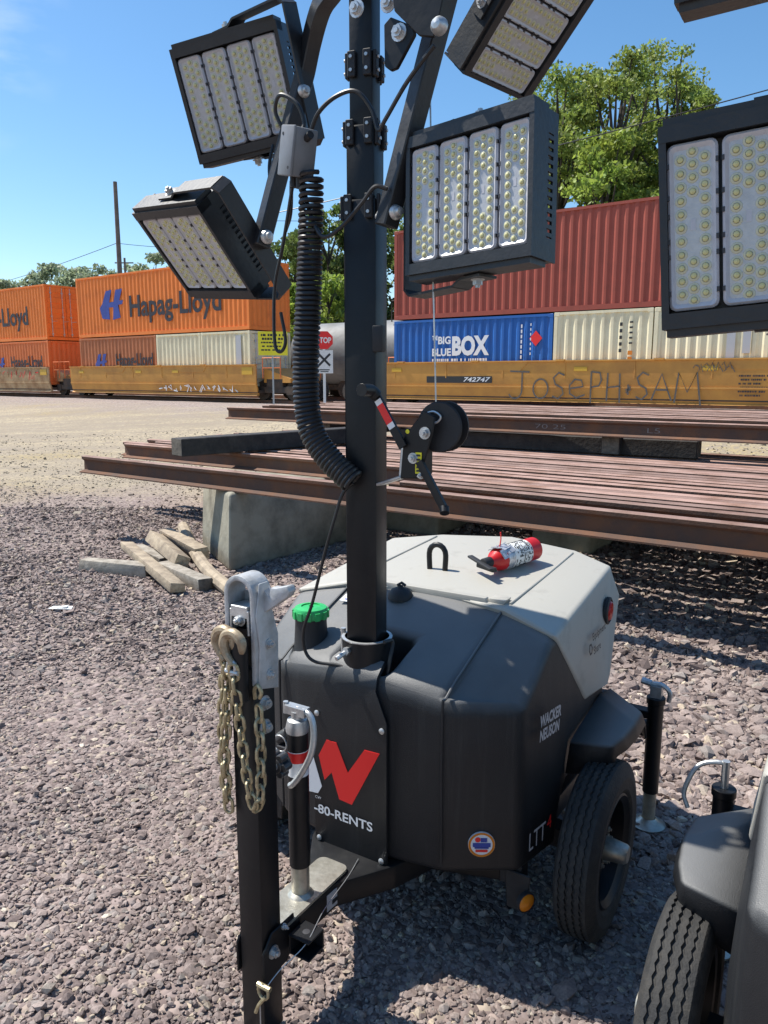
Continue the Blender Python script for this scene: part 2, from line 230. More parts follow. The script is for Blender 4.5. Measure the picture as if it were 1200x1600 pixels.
# ------------------------------------------------------------------ mesh builder
class G:
    def __init__(s): s.v = []; s.f = []; s.m = []; s.c = []
    def cut(s): s.c.append((len(s.v), len(s.f))); return s
    def split(s, *a, **k):                  # one object per piece marked with cut()
        out = []; e = [c for c in s.c if c[1] < len(s.f)] + [(len(s.v), len(s.f))]
        for (v0, f0), (v1, f1) in zip(e[:-1], e[1:]):
            g = G(); g.v = s.v[v0:v1]; g.f = [tuple(i - v0 for i in f) for f in s.f[f0:f1]]; g.m = s.m[f0:f1]; out.append(g.build(*a, **k))
        return out
    def add(s, vs, fs, mi=0):
        o = len(s.v); s.v += [tuple(v) for v in vs]; s.f += [tuple(i + o for i in f) for f in fs]; s.m += [mi] * len(fs); return s
    def box(s, c, d, mat=None, mi=0):
        c = Vector(c); h = Vector(d) / 2; vs = []
        for z in (-1, 1):
            for x, y in ((-1, -1), (1, -1), (1, 1), (-1, 1)):
                q = Vector((x * h.x, y * h.y, z * h.z)); vs.append(c + (mat @ q if mat else q))
        return s.add(vs, [(3, 2, 1, 0), (4, 5, 6, 7), (0, 1, 5, 4), (1, 2, 6, 5), (2, 3, 7, 6), (3, 0, 4, 7)], mi)
    def bar(s, p, q, w, h, up=(0, 0, 1), mi=0):
        p, q = Vector(p), Vector(q); y = (q - p).normalized(); x = y.cross(Vector(up)).normalized(); z = x.cross(y)
        return s.box((p + q) / 2, (w, (q - p).length, h), Matrix((x, y, z)).transposed(), mi)
    def tube(s, pts, r, n=10, mi=0, closed=False, cap=True):
        pts = [Vector(p) for p in pts]; k = len(pts); rs = r if isinstance(r, (list, tuple)) else [r] * k; vs = []; fs = []; prev = None
        for i, p in enumerate(pts):
            if closed: t = pts[(i + 1) % k] - pts[i - 1]
            else: t = pts[min(i + 1, k - 1)] - pts[max(i - 1, 0)]
            t.normalize()
            if prev is None:
                a = Vector((0, 0, 1)) if abs(t.z) < .9 else Vector((1, 0, 0)); u = t.cross(a).normalized()
            else: u = (prev - t * prev.dot(t)).normalized()
            prev = u; w = t.cross(u)
            for j in range(n):
                a = 2 * math.pi * j / n; vs.append(p + (u * math.cos(a) + w * math.sin(a)) * rs[i])
        for i in range(k if closed else k - 1):
            i2 = (i + 1) % k
            for j in range(n):
                j2 = (j + 1) % n; fs.append((i * n + j, i * n + j2, i2 * n + j2, i2 * n + j))
        if cap and not closed: fs.append(tuple(range(n))[::-1]); fs.append(tuple((k - 1) * n + j for j in range(n)))
        return s.add(vs, fs, mi)
    def cyl(s, p, q, r, n=20, mi=0, r2=None): return s.tube([p, q], [r, r if r2 is None else r2], n, mi)
    def lathe(s, prof, c, axis, n=32, mi=0, cap=False, zig=None):      # prof: (radius, height along axis)
        ax = Vector(axis).normalized(); a = Vector((0, 0, 1)) if abs(ax.z) < .9 else Vector((1, 0, 0)); u = ax.cross(a).normalized(); w = ax.cross(u); c = Vector(c); vs = []; fs = []
        for i, (r, h) in enumerate(prof):
            for j in range(n):
                t = 2 * math.pi * j / n; dh = zig[i] * (1 if j % 2 else -1) if zig else 0
                vs.append(c + ax * (h + dh) + (u * math.cos(t) + w * math.sin(t)) * r)
        for i in range(len(prof) - 1):
            for j in range(n):
                j2 = (j + 1) % n; fs.append((i * n + j, i * n + j2, (i + 1) * n + j2, (i + 1) * n + j))
        if cap: fs.append(tuple(range(n))[::-1]); fs.append(tuple((len(prof) - 1) * n + j for j in range(n)))
        return s.add(vs, fs, mi)
    def prism(s, poly, o, x, y, depth, mi=0):       # polygon in plane (o,x,y), extruded along x cross y
        o, x, y = Vector(o), Vector(x).normalized(), Vector(y).normalized(); z = x.cross(y); n = len(poly)
        vs = [o + x * a + y * b for a, b in poly] + [o + x * a + y * b + z * depth for a, b in poly]
        return s.add(vs, [tuple(range(n))[::-1], tuple(range(n, 2 * n))] + [(i, (i + 1) % n, n + (i + 1) % n, n + i) for i in range(n)], mi)
    def hexbolt(s, p, ax, r=.011, h=.009, mi=0, washer=True):
        p, ax = Vector(p), Vector(ax).normalized()
        if washer: s.cyl(p, p + ax * .003, r * 1.45, 14, mi); p = p + ax * .003
        s.cyl(p, p + ax * h, r, 6, mi); s.cyl(p + ax * h, p + ax * (h + .006), r * .5, 8, mi); return s
    def text(s, string, o, x, y, w, h, bold=0.0, mi=0, shear=0.0, lift=0.0015):
        cu = bpy.data.curves.new('t', 'FONT'); cu.body = string; cu.offset = bold; cu.shear = shear; cu.resolution_u = 3
        ob = bpy.data.objects.new('t', cu); COL.objects.link(ob); bpy.context.view_layer.update()
        me = bpy.data.meshes.new_from_object(ob.evaluated_get(bpy.context.evaluated_depsgraph_get()))
        P = [tuple(v.co) for v in me.vertices]; F = [tuple(p.vertices) for p in me.polygons]
        bpy.data.objects.remove(ob); bpy.data.curves.remove(cu); bpy.data.meshes.remove(me)
        x0 = min(p[0] for p in P); x1 = max(p[0] for p in P); y0 = min(p[1] for p in P); y1 = max(p[1] for p in P)
        o, x, y = Vector(o), Vector(x).normalized(), Vector(y).normalized(); z = x.cross(y)
        return s.add([o + x * ((p[0] - x0) / (x1 - x0) * w) + y * ((p[1] - y0) / (y1 - y0) * h) + z * lift for p in P], F, mi)
    def stroke(s, pts, w, o, x, y, mi=0, lift=.002):   # a painted line, pts in plane coordinates
        o, x, y = Vector(o), Vector(x).normalized(), Vector(y).normalized(); z = x.cross(y); vs = []
        for i, p in enumerate(pts):
            a = Vector(pts[max(i - 1, 0)]); b = Vector(pts[min(i + 1, len(pts) - 1)]); t = (b - a).normalized(); nn = Vector((-t.y, t.x)) * w / 2
            for sg in (1, -1): q = Vector(p) + nn * sg; vs.append(o + x * q.x + y * q.y + z * lift)
        return s.add(vs, [(2 * i, 2 * i + 1, 2 * i + 3, 2 * i + 2) for i in range(len(pts) - 1)], mi)
    def build(s, name, mats, parent=None, bevel=0.0, seg=2, ang=35, flat=False, loc=None, rotz=None):
        me = bpy.data.meshes.new(name); me.from_pydata(s.v, [], s.f); me.update()
        for mt in (mats if isinstance(mats, (list, tuple)) else [mats]): me.materials.append(mt)
        if len(set(s.m)) > 1: me.polygons.foreach_set('material_index', s.m)
        bm = bmesh.new(); bm.from_mesh(me)
        if bevel:
            bmesh.ops.remove_doubles(bm, verts=bm.verts, dist=1e-5)
            bmesh.ops.recalc_face_normals(bm, faces=bm.faces)
            ed = [e for e in bm.edges if len(e.link_faces) == 2 and e.calc_face_angle(0) > R(9)]
            bmesh.ops.bevel(bm, geom=ed, offset=bevel, segments=seg, profile=.5, affect='EDGES', clamp_overlap=True)
        else: bmesh.ops.recalc_face_normals(bm, faces=bm.faces)
        bm.to_mesh(me); bm.free()
        if not flat: me.shade_smooth(); me.set_sharp_from_angle(angle=R(ang))
        o = bpy.data.objects.new(name, me); COL.objects.link(o); o.parent = parent
        if loc is not None: o.location = loc
        if rotz is not None: o.rotation_euler = (0, 0, rotz)
        return o
def tag(o, label, cat, group=None, kind=None):
    if label: o['label'] = label
    if cat: o['category'] = cat
    if group: o['group'] = group
    if kind: o['kind'] = kind
    return o
def thing(name, label, cat, loc=(0, 0, 0), rotz=0, group=None):
    o = bpy.data.objects.new(name, None); o.empty_display_size = .2; COL.objects.link(o); o.location = loc; o.rotation_euler = (0, 0, rotz)
    return tag(o, label, cat, group)
def dup(root, loc, rotz, label=None, group=None):
    r = root.copy(); COL.objects.link(r); r.location = loc; r.rotation_euler = (0, 0, rotz)
    if label: r['label'] = label
    if group: r['group'] = group
    for ch in list(root.children):
        c = ch.copy(); COL.objects.link(c); c.parent = r
        for g in ch.children:
            d = g.copy(); COL.objects.link(d); d.parent = c
    return r
def arc(cx, cy, r, a0, a1, n): return [(cx + r * math.cos(R(a0 + (a1 - a0) * i / n)), cy + r * math.sin(R(a0 + (a1 - a0) * i / n))) for i in range(n + 1)]
def smooth(pts, n=8):                    # Catmull-Rom through the points
    P = [Vector(p) for p in pts]; P = [P[0] * 2 - P[1]] + P + [P[-1] * 2 - P[-2]]; out = []
    for i in range(1, len(P) - 2):
        for k in range(n):
            t = k / n; a, b, c, d = P[i - 1:i + 3]
            out.append(.5 * ((2 * b) + (c - a) * t + (2 * a - 5 * b + 4 * c - d) * t * t + (3 * b - a - 3 * c + d) * t ** 3))
    return out + [P[-2]]
X_, Y_, Z_ = Vector((1, 0, 0)), Vector((0, 1, 0)), Vector((0, 0, 1))
rng = np.random.default_rng(7); random.seed(7)

# ------------------------------------------------------------------ the ground
def ground():
    xs = np.concatenate([np.linspace(-600, -40, 15), np.linspace(-36, 36, 73), np.linspace(40, 600, 15)]); ys = np.concatenate([np.linspace(-200, -4, 8), np.linspace(-2, 60, 125), np.linspace(66, 900, 20)])
    X, Yg = np.meshgrid(xs, ys); Zg = ground_z(X, Yg) + .012 * np.sin(X * 1.7 + Yg) * np.sin(Yg * 1.3) * (np.abs(X) < 30)
    g = G(); nx = len(xs); g.v = list(zip(X.ravel(), Yg.ravel(), Zg.ravel()))
    g.f = [(j * nx + i, j * nx + i + 1, (j + 1) * nx + i + 1, (j + 1) * nx + i) for j in range(len(ys) - 1) for i in range(nx - 1)]; g.m = [0] * len(g.f)
    o = g.build('ground', M['ground'], ang=60); o['kind'] = 'structure'
ground()
def stones():
    t = (1 + 5 ** .5) / 2
    ico = (np.array([(-1, t, 0), (1, t, 0), (-1, -t, 0), (1, -t, 0), (0, -1, t), (0, 1, t), (0, -1, -t), (0, 1, -t), (t, 0, -1), (t, 0, 1), (-t, 0, -1), (-t, 0, 1)]) / math.sqrt(1 + t * t),
        np.array([(0, 11, 5), (0, 5, 1), (0, 1, 7), (0, 7, 10), (0, 10, 11), (1, 5, 9), (5, 11, 4), (11, 10, 2), (10, 7, 6), (7, 1, 8), (3, 9, 4), (3, 4, 2), (3, 2, 6), (3, 6, 8), (3, 8, 9), (4, 9, 5), (2, 4, 11), (6, 2, 10), (8, 6, 7), (9, 8, 1)]))
    qf = [(3, 2, 1, 0), (4, 5, 6, 7), (0, 1, 5, 4), (1, 2, 6, 5), (2, 3, 7, 6), (3, 0, 4, 7)]
    cub = (np.array([(a, b, c) for c in (-1, 1) for a, b in ((-1, -1), (1, -1), (1, 1), (-1, 1))]) / 1.62, np.array([t_ for a, b, c, d in qf for t_ in ((a, b, c), (a, c, d))]))
    VV, FF, off = [], [], 0
    for y0, y1, rho, med, (iv, jf), jit in ((.9, 2.6, 7600, .0066, ico, .13), (2.6, 4.2, 5600, .0073, ico, .13), (4.2, 6.4, 3000, .0092, cub, .2), (6.4, 10, 1350, .0115, cub, .2), (10, 13, 200, .0100, cub, .2), (13, 22, 40, .013, cub, .2)):
        n = int(rho * (y1 - y0) * (1.15 * (y0 + y1) / 2 + 2.4)); y = rng.uniform(y0, y1, n); x = (rng.uniform(-1, 1, n)) * (y * .575 + 1.2)
        r = med * np.exp(rng.normal(0, .42, n)); big = (x > .72) & (y > 2.45) & (rng.uniform(0, 1, n) < .5); r = np.clip(np.where(big, r * 2.0, r), .0035, .04); m = len(iv)
        v = (iv[None] * (1 + rng.normal(0, jit, (n, m, 1))) + rng.normal(0, jit, (n, m, 3))) * (r[:, None, None] * rng.uniform(.6, 1.25, (n, 1, 3)) * np.array([1.15, 1.15, .62]))
        a = rng.uniform(0, 6.283, n); b = rng.normal(0, .5, n); ca, sa, cb, sb = np.cos(a)[:, None], np.sin(a)[:, None], np.cos(b)[:, None], np.sin(b)[:, None]
        X, Y, Z = v[:, :, 0], v[:, :, 1], v[:, :, 2]; Y, Z = Y * cb - Z * sb, Y * sb + Z * cb; X, Y = X * ca - Y * sa, X * sa + Y * ca
        Z = Z + (r * rng.uniform(-.25, .45, n) + ground_z(x, y) + .012 * np.sin(x * 1.7 + y) * np.sin(y * 1.3))[:, None]
        VV.append(np.stack([X + x[:, None], Y + y[:, None], Z], 2).reshape(-1, 3)); FF.append((jf[None] + (np.arange(n) * m)[:, None, None]).reshape(-1, 3) + off); off += n * m
    V = np.concatenate(VV); F = np.concatenate(FF)
    me = bpy.data.meshes.new('gravel'); me.vertices.add(len(V)); me.vertices.foreach_set('co', V.astype(np.float32).ravel()); me.loops.add(len(F) * 3); me.loops.foreach_set('vertex_index', F.astype(np.int32).ravel())
    me.polygons.add(len(F)); me.polygons.foreach_set('loop_start', np.arange(0, len(F) * 3, 3, dtype=np.int32)); me.update(calc_edges=True); me.materials.append(M['stone'])
    me.polygons.foreach_set('use_smooth', np.zeros(len(F), dtype=bool))
    o = bpy.data.objects.new('gravel', me); COL.objects.link(o); tag(o, 'reddish grey crushed stone gravel covering the yard', 'gravel', None, 'stuff')
stones()

# ------------------------------------------------------------------ train
TD = 22.86                                              # near face of the train, across the yard
def container(name, label, s0, L_, z0, H, mat, castmat=None, end='panel', group=None, d0=TD, W=2.44):
    t = thing(name, label, 'container', yard(s0, d0, z0), YROT, group)
    fr = G(); pw = .11
    for x in (pw / 2, L_ - pw / 2):
        for y in (pw / 2, W - pw / 2): fr.box((x, y, H / 2), (pw, pw, H - .22))
    for y in (.035, W - .035): fr.box((L_ / 2, y, .075), (L_ - .2, .07, .15)); fr.box((L_ / 2, y, H - .04), (L_ - .2, .07, .08))
    for x in (.035, L_ - .035): fr.box((x, W / 2, .075), (.07, W - .2, .15)); fr.box((x, W / 2, H - .05), (.07, W - .2, .1))
    fr.build('frame', mat, t)
    c = G()
    for x in (.085, L_ - .085):
        for y in (.08, W - .08):
            for z in (.058, H - .058): c.cut().box((x, y, z), (.178, .166, .12))
    c.split('corner_casting', castmat or mat, t, bevel=.012, seg=1)
    def corr(x0, x1, fn, nm, per=.278):
        g = G(); n = max(1, round((x1 - x0) / per)); p = (x1 - x0) / n; xs = []
        for k in range(n):
            b = x0 + k * p
            xs += [(b, .0), (b + p * .26, 0), (b + p * .5, .036), (b + p * .76, .036)]
        xs.append((x1, 0)); vs = [fn(x, dd, z) for z in (.15, H - .08) for x, dd in xs]; m = len(xs)
        g.add(vs, [(i, i + 1, m + i + 1, m + i) for i in range(m - 1)]); return g.build(nm, mat, t, ang=20)
    corr(pw, L_ - pw, lambda x, dd, z: (x, .016 + dd, z), 'side_panel'); corr(pw, L_ - pw, lambda x, dd, z: (x, W - .016 - dd, z), 'side_panel')
    corr(pw, W - pw, lambda y, dd, z: (.016 + dd, y, z), 'end_panel')
    if end == 'panel': corr(pw, W - pw, lambda y, dd, z: (L_ - .016 - dd, y, z), 'end_panel')
    else:
        for k in (0, 1):
            y0 = pw + .01 + k * (W - 2 * pw) / 2; y1 = y0 + (W - 2 * pw) / 2 - .02
            g = G(); g.box((L_ - .05, (y0 + y1) / 2, H / 2 + .03), (.04, y1 - y0, H - .28))
            for q in range(5): g.box((L_ - .03, (y0 + y1) / 2, .45 + q * (H - .7) / 4), (.05, y1 - y0 - .12, (H - .7) / 4 * .55))
            d = g.build('door', mat, t, bevel=.012, seg=1); r = G()
            for yy in (y0 + .22, y1 - .22):
                r.cut(); r.cyl((L_ + .012, yy, .17), (L_ + .012, yy, H - .12), .02, 8)
                r.bar((L_ + .03, yy, .95), (L_ + .03, yy + .3, .98), .03, .02)
                for z in (.3, 1.2, H - .4): r.box((L_ + .005, yy, z), (.03, .11, .08))
            r.split('lock_rod', M['galv'], d)
    g = G(); g.box((L_ / 2, W / 2, H - .022), (L_ - .15, W - .15, .03)); g.build('roof', mat, t)
    g = G(); g.box((L_ / 2, W / 2, .13), (L_ - .15, W - .15, .03)); g.build('floor', M['bogie'], t)
    return t
def sign_on(t, s0, z0, parts, name='lettering', mat='lettering', y=-.004):
    g = G()
    for (txt, s, z, w, h, bold) in parts: g.text(txt, (s - s0, y, z - z0), X_, Z_, w, h, bold)
    return g.build(name, M[mat] if isinstance(mat, str) else mat, t)
ZL, ZU = 1.27, 3.62
def hl_logo(t, s, z, w, h, s0, z0):
    g = G(); p = lambda q: [(a * w, b * h) for a, b in q]; o = (s - s0, -.004, z - z0); y = Z_
    g.prism(p([(.12, .55), (.30, .97), (.55, 1.0), (.42, .58), (.62, .60), (.72, .98), (1, 1), (.86, .62), (1.02, .62), (.98, .5), (.80, .48), (.88, .06), (.55, .0), (.60, .42), (.40, .42), (.42, .02), (.10, .06), (.0, .42)]), o, X_, y, -.003)
    g.build('logo', M['blueink'], t)
HL = 'Hapag-Lloyd'
o1 = container('shipping_container', 'bright orange container on the upper row, with a blue emblem and whole dark name', -35.85, 12.19, ZU, 2.86, M['orange'])
hl_logo(o1, -33.95, 4.38, 1.85, 1.4, -35.85, ZU); sign_on(o1, -35.85, ZU, [(HL, -31.6, 4.14, 6.3, 1.28, .022)])
o2 = container('shipping_container', 'orange container with end doors showing, upper row at the left edge of the photo', -50.95, 12.19, ZU, 2.82, M['orange'], end='door')
sign_on(o2, -50.95, ZU, [(HL, -46.75, 4.12, 6.25, 1.28, .022)]); hl_logo(o2, -49.0, 4.4, 1.85, 1.4, -50.95, ZU)
o3 = container('shipping_container', 'faded orange container in the lower row at the left edge, under the one with doors', -50.95, 12.19, ZL, 2.3, M['orange2'])
sign_on(o3, -50.95, ZL, [(HL, -42.6, 1.95, 3.2, .85, .022)]); hl_logo(o3, -44.3, 1.95, 1.0, .8, -50.95, ZL)
o4 = container('shipping_container', 'brown container with dark lettering half hidden by the railcar side, lower row', -35.85, 6.06, ZL, 2.3, M['brown'])
sign_on(o4, -35.85, ZL, [(HL, -32.9, 2.0, 2.85, .78, .022)]); hl_logo(o4, -34.6, 1.95, .95, .85, -35.85, ZL)
container('shipping_container', 'cream container next to the brown one, lower row under the bright orange container', -29.75, 3.02, ZL, 2.3, M['cream'])
cr2 = container('shipping_container', 'cream container at the right end of the lower row, behind the yellow sign', -26.69, 3.02, ZL, 2.3, M['cream'], end='door')
g = G(); g.box((2.35, -.004, 1.5), (.32, .006, 1.25)); g.build('notice_panel', M['greyink'], cr2)
bl = container('shipping_container', 'blue container with white lettering and a red diamond mark', -16.34, 6.06, ZL, 2.36, M['blue'])
g = G(); g.text('THE', (1.62, -.004, 1.66), X_, Z_, .0 + .22, .15, .03); g.text('BIG', (1.86, -.004, 1.52), X_, Z_, .50, .26, .035); g.text('BLUE', (1.62, -.004, 1.12), X_, Z_, .76, .26, .035)
g.text('BOX', (2.42, -.004, 1.12), X_, Z_, 1.42, .66, .05); rq = random.Random(11)
def marks(g, x0, x1, y, z, h, gap=.03, lo=.03, hi=.09, words=.25):      # print too small to read in the photograph
    x = x0
    while x < x1:
        w = rq.uniform(lo, hi); w = min(w, x1 - x); g.box((x + w / 2, y, z), (w, .005, h)); x += w + (gap * 3.5 if rq.random() < words else gap)
marks(g, 1.62, 3.82, -.004, .985, .09); marks(g, 1.62, 3.82, -.004, .845, .09)
for k in range(7): g.box((5.0, -.004, 1.05 + k * .16), (.05, .005, .11)); g.box((5.32, -.004, 1.15 + k * .15), (.035, .005, .08))
g.build('lettering', M['whiteink'], bl)
g = G(); g.prism([(0, -.24), (.22, 0), (0, .24), (-.22, 0)], (5.50, -.006, 1.62), X_, Z_, -.003); g.build('diamond_mark', M['redink'], bl)
c1 = container('shipping_container', 'cream container beside the blue one, with small dark marks near its right end', -10.24, 3.04, ZL, 2.38, M['cream'])
g = G()
for k in range(5): g.box((2.12, -.004, 1.95 - k * .19), (.08, .005, .10)); g.box((2.42, -.004, 2.0 - k * .15), (.10, .005, .05))
g.build('marking', M['blackink'], c1); g = G(); g.box((2.42, -.004, 1.12), (.13, .005, .12)); g.box((2.42, -.004, .95), (.13, .005, .12)); g.build('sticker', M['amber'], c1)
c2 = container('shipping_container', 'cream container behind the close-up lamp, rightmost of the lower row', -7.16, 3.04, ZL, 2.38, M['cream'])
g = G(); g.box((2.1, -.004, 1.5), (.22, .006, 1.2)); g.box((2.5, -.004, 1.55), (.2, .006, 1.0)); g.build('notice_panel', M['greyink'], c2)
container('shipping_container', 'long maroon container stacked over the blue and cream ones', -16.34, 12.19, ZU + .06, 3.0, M['maroon'])

def bogie(g, s, d, wheels):
    for sd in (d + .45, d + 2.0):
        g.box((0, 0, 0), (0, 0, 0)) if False else None
        o = yard(s, sd, 0); m = Matrix((YS, YD, Z_)).transposed()
        g.box(o + Z_ * 1.15, (2.1, .16, .24), m); g.box(o + Z_ * 1.42, (.9, .2, .35), m)
        for k in (-.86, .86): g.box(o + YS * k + Z_ * 1.13, (.36, .24, .34), m)
        for k in (-.86, .86): wheels.cut(); wheels.cyl(o + YS * k + YD * .10 + Z_ * 1.13, o + YS * k + YD * .24 + Z_ * 1.13, .40, 20); wheels.cyl(o + YS * k + YD * .24 + Z_ * 1.13, o + YS * k + YD * .28 + Z_ * 1.13, .45, 20)
    g.box(yard(s, d + 1.22, 1.3), (.5, 1.6, .3), Matrix((YS, YD, Z_)).transposed())
def well_car(s0, s1, label, mat, name='well_car'):
    t = thing(name, label, 'railcar', yard(s0, TD - .16, 0), YROT, 'well cars of the train'); Lc = s1 - s0
    for yy, sg in ((0, 1), (2.76, -1)):
        g = G(); a, b = (yy, yy + .06 * sg)
        prof = [(a, 1.38), (a, 2.14), (a - .05 * sg, 2.16), (a - .05 * sg, 2.20), (b + .05 * sg, 2.20), (b, 2.16), (b, 1.4), (b + .12 * sg, .98), (b + .12 * sg, .92), (a + .02 * sg, .92), (a + .1 * sg, .98)]
        n = len(prof); vs = [(x, y, z) for x in (0, Lc) for y, z in prof]
        g.add(vs, [(i, (i + 1) % n, n + (i + 1) % n, n + i) for i in range(n)] + [tuple(range(n))[::-1], tuple(range(n, 2 * n))])
        if sg > 0:
            g.box((Lc / 2, a - .012, 1.385), (Lc, .02, .05))
            k = .9
            while k < Lc - .5:
                g.box((k, a - .008, 1.9), (.035, .016, .5)); k += 2.15
            for c in (Lc * .27, Lc * .70): g.prism([(-1.05, 0), (1.05, 0), (.8, -.26), (-.8, -.26)], (c, a - .003, 2.15), X_, Z_, .014)
            for k in range(int(Lc / 3)): g.box((1.2 + k * 3, a - .03, 2.2), (.28, .12, .05))
        w = g.build('side_wall', mat, t)
        if sg > 0:
            g = G()
            for k in (1.0, Lc * .42, Lc * .62, Lc - .5): g.cut().box((k, a - .018, 1.93), (.42 if k < Lc - 1 else .62, .008, .13 if k < Lc - 1 else .3))
            g.split('reflector_strip', M['reflector'], w)
    g = G(); g.box((Lc / 2, 1.38, 1.08), (Lc, 2.6, .12)); g.build('floor', M['bogie'], t)
    for x0, x1 in ((-1.5, 0), (Lc, Lc + 1.5)):
        g = G(); g.prism([(x0, 1.45), (x1, 1.45), (x1, 2.05 if x0 < 0 else 1.62), (x0, 1.62 if x0 < 0 else 2.05)], (0, 2.3, 0), X_, Z_, 1.84)
        e = g.build('end_deck', mat, t)
        h = G(); xm = (x0 + x1) / 2
        for y in (.15, 2.6): h.cut(); h.tube([(xm - .5, y, 1.62), (xm - .5, y, 2.45), (xm + .5, y, 2.45), (xm + .5, y, 1.62)], .025, 6); h.bar((xm - .5, y, 2.05), (xm + .5, y, 2.05), .04, .04)
        h.split('handrail', M['orange2'], e)
    return t
carR = well_car(-17.1, 1.6, 'ochre well car carrying the blue and cream containers, with a handwritten name', M['ochre'])
g = G(); g.box((3.55, -.012, 1.60), (2.55, .006, .22)); b1 = g.build('number_stripe', M['blackink'], carR)
g = G(); g.text('742747', (3.75, -.0165, 1.53), X_, Z_, 1.02, .15, .02, shear=.25); g.build('car_number', M['whiteink'], b1)
SG = {  # painted by hand: strokes in a unit square per letter
 'J': [[(.05, 1), (.95, .97)], arc(.3, .3, .32, 0, -150, 8), [(.62, .97), (.62, .3)]], 'O': [arc(.5, .42, .42, 60, 420, 16)], 's': [[(.9, .9), (.5, 1), (.15, .8), (.3, .55), (.75, .42), (.85, .2), (.5, .0), (.1, .1)]],
 'e': [[(.15, .45), (.85, .55), (.75, .85), (.4, .9), (.12, .6), (.15, .2), (.5, 0), (.95, .15)]], 'P': [[(.2, -.1), (.2, 1)], [(.2, 1), (.75, .95), (.85, .7), (.7, .5), (.2, .45)]], 'H': [[(.1, 0), (.12, 1.02)], [(.9, -.05), (.85, 1)], [(.1, .5), (.9, .55)]],
 '+': [[(.5, .1), (.5, .7)], [(.2, .4), (.8, .4)], [(.3, .2), (.75, .6)]], 'A': [[(.0, 0), (.45, .95), (.95, 0)], [(.2, .38), (.78, .38)]], 'M': [[(.0, 0), (.12, .98), (.5, .35), (.85, 1), (1.05, -.08)]]}
g = G(); x = 5.45
for ch, w, h, dz in ((c_, w_ * .80, h_, z_) for c_, w_, h_, z_ in (('J', .95, .85, 0), ('O', .75, .72, 0), ('s', .6, .8, 0), ('e', .75, .62, .04), ('P', .62, .85, -.02), ('H', .62, .82, -.05), ('+', .34, .5, .1), ('s', .55, .78, .02), ('A', .75, .8, .0), ('M', .85, .85, -.05))):
    for st in SG[ch]: g.stroke([(x + a * w, 1.02 + dz + b * h) for a, b in st], .052, (0, -.03, 0), X_, Z_)
    x += w * 1.0 + .055
for k in range(14): g.stroke([(11.15 + k * .075, 1.93 + .1 * math.sin(k * 2.1)), (11.2 + k * .075, 2.02 + .08 * math.sin(k * 3.3)), (11.27 + k * .075, 1.90 + .08 * math.cos(k * 1.7))], .02, (0, -.03, 0), X_, Z_)
g.build('graffiti', pmat('faded_spray', (.10, .092, .085), .7, 0, 0, 3, (.20, .14, .07), 0, 1, (.5, .8)), carR)
g = G()
for k in range(6): marks(g, 12.35 + .05 * (k % 2), 13.15 - .12 * (k % 3), -.014, 1.72 - k * .105, .045, .015, .02, .06)
g.build('stencil', M['lettering'], carR)
carL = well_car(-36.6, -23.2, 'ochre well car under the bright orange container', M['ochre'])
carF = well_car(-52.2, -38.6, 'faded tan and orange well car at the left edge of the photo', M['ochre2'])
g = G()
rq = random.Random(3)
for k in range(15): g.stroke([(7.2 + k * .36 + rq.uniform(-.12, .12), 1.02 + rq.uniform(0, .25)) for _ in range(1)] + [(7.2 + k * .36 + rq.uniform(-.15, .22), rq.uniform(1.02, 1.36)) for _ in range(rq.randint(2, 4))], rq.uniform(.03, .06), (0, -.03, 0), X_, Z_)
g.build('graffiti', M['whiteink'], carL)
g = G()
for k in range(9): g.stroke([(9.0 + k * .42 + rq.uniform(-.1, .3), rq.uniform(1.5, 2.02)) for _ in range(rq.randint(3, 5))], rq.uniform(.03, .06), (0, -.03, 0), X_, Z_)
g.build('graffiti', M['redink'], carF)
for car, s in ((carL, -37.6), (carL, -22.6), (carR, -17.9), (carF, -52.9), (carR, 2.4)):
    fr, wh = G(), G(); bogie(fr, s, TD - .05, wh); b = fr.build('bogie', M['bogie'], None); wh.split('wheel', M['bogie'], b)
    b.parent = car; b.matrix_parent_inverse = (Matrix.Translation(car.location) @ Matrix.Rotation(YROT, 4, 'Z')).inverted()
# track under the train and the second track
def track(d, label):
    g = G(); m = Matrix((YS, YD, Z_)).transposed()
    for off in (-.75, .75):
        g.box(yard(-25, d + off, .70), (110, .07, .06), m); g.box(yard(-25, d + off, .635), (110, .14, .07), m)
    tag(g.build('railway_track', M['rust']), label, 'track')
track(TD + 1.22, 'railway track under the container train'); track(29.4, 'second railway track behind the container train, under the tank car')
tk = thing('tank_car', 'grey tank car on the far track, seen between the spring cable and the mast', 'railcar', yard(-26.3, 29.4, 0), YROT)
g = G(); g.lathe([(0, -.28), (.7, -.25), (1.2, -.1), (1.48, .15), (1.5, .3), (1.5, 13.2), (1.48, 13.4), (1.2, 13.65), (0, 13.8)], (0, 0, 2.75), X_, 40); g.build('tank', M['tank'], tk)
g = G(); g.box((6.8, 0, 1.2), (15, 1.2, .25)); g.box((.2, 0, 1.5), (1.2, 2.0, .12)); g.box((13.4, 0, 1.5), (1.2, 2.0, .12)); g.build('underframe', M['bogie'], tk)
g = G(); g.cyl((6.8, 0, 4.2), (6.8, 0, 4.6), .55, 20); g.tube([(5.8, -.9, 4.1), (5.8, -.9, 5.0), (7.8, -.9, 5.0), (7.8, -.9, 4.1)], .03, 6); g.build('dome_platform', M['bogie'], tk)
g = G()
for x in (1.2, 3.0, 10.8, 12.6):
    for y in (-.75, .75): g.cut().cyl((x, y - .07, 1.13), (x, y + .07, 1.13), .42, 20)
g.split('wheel', M['bogie'], tk)

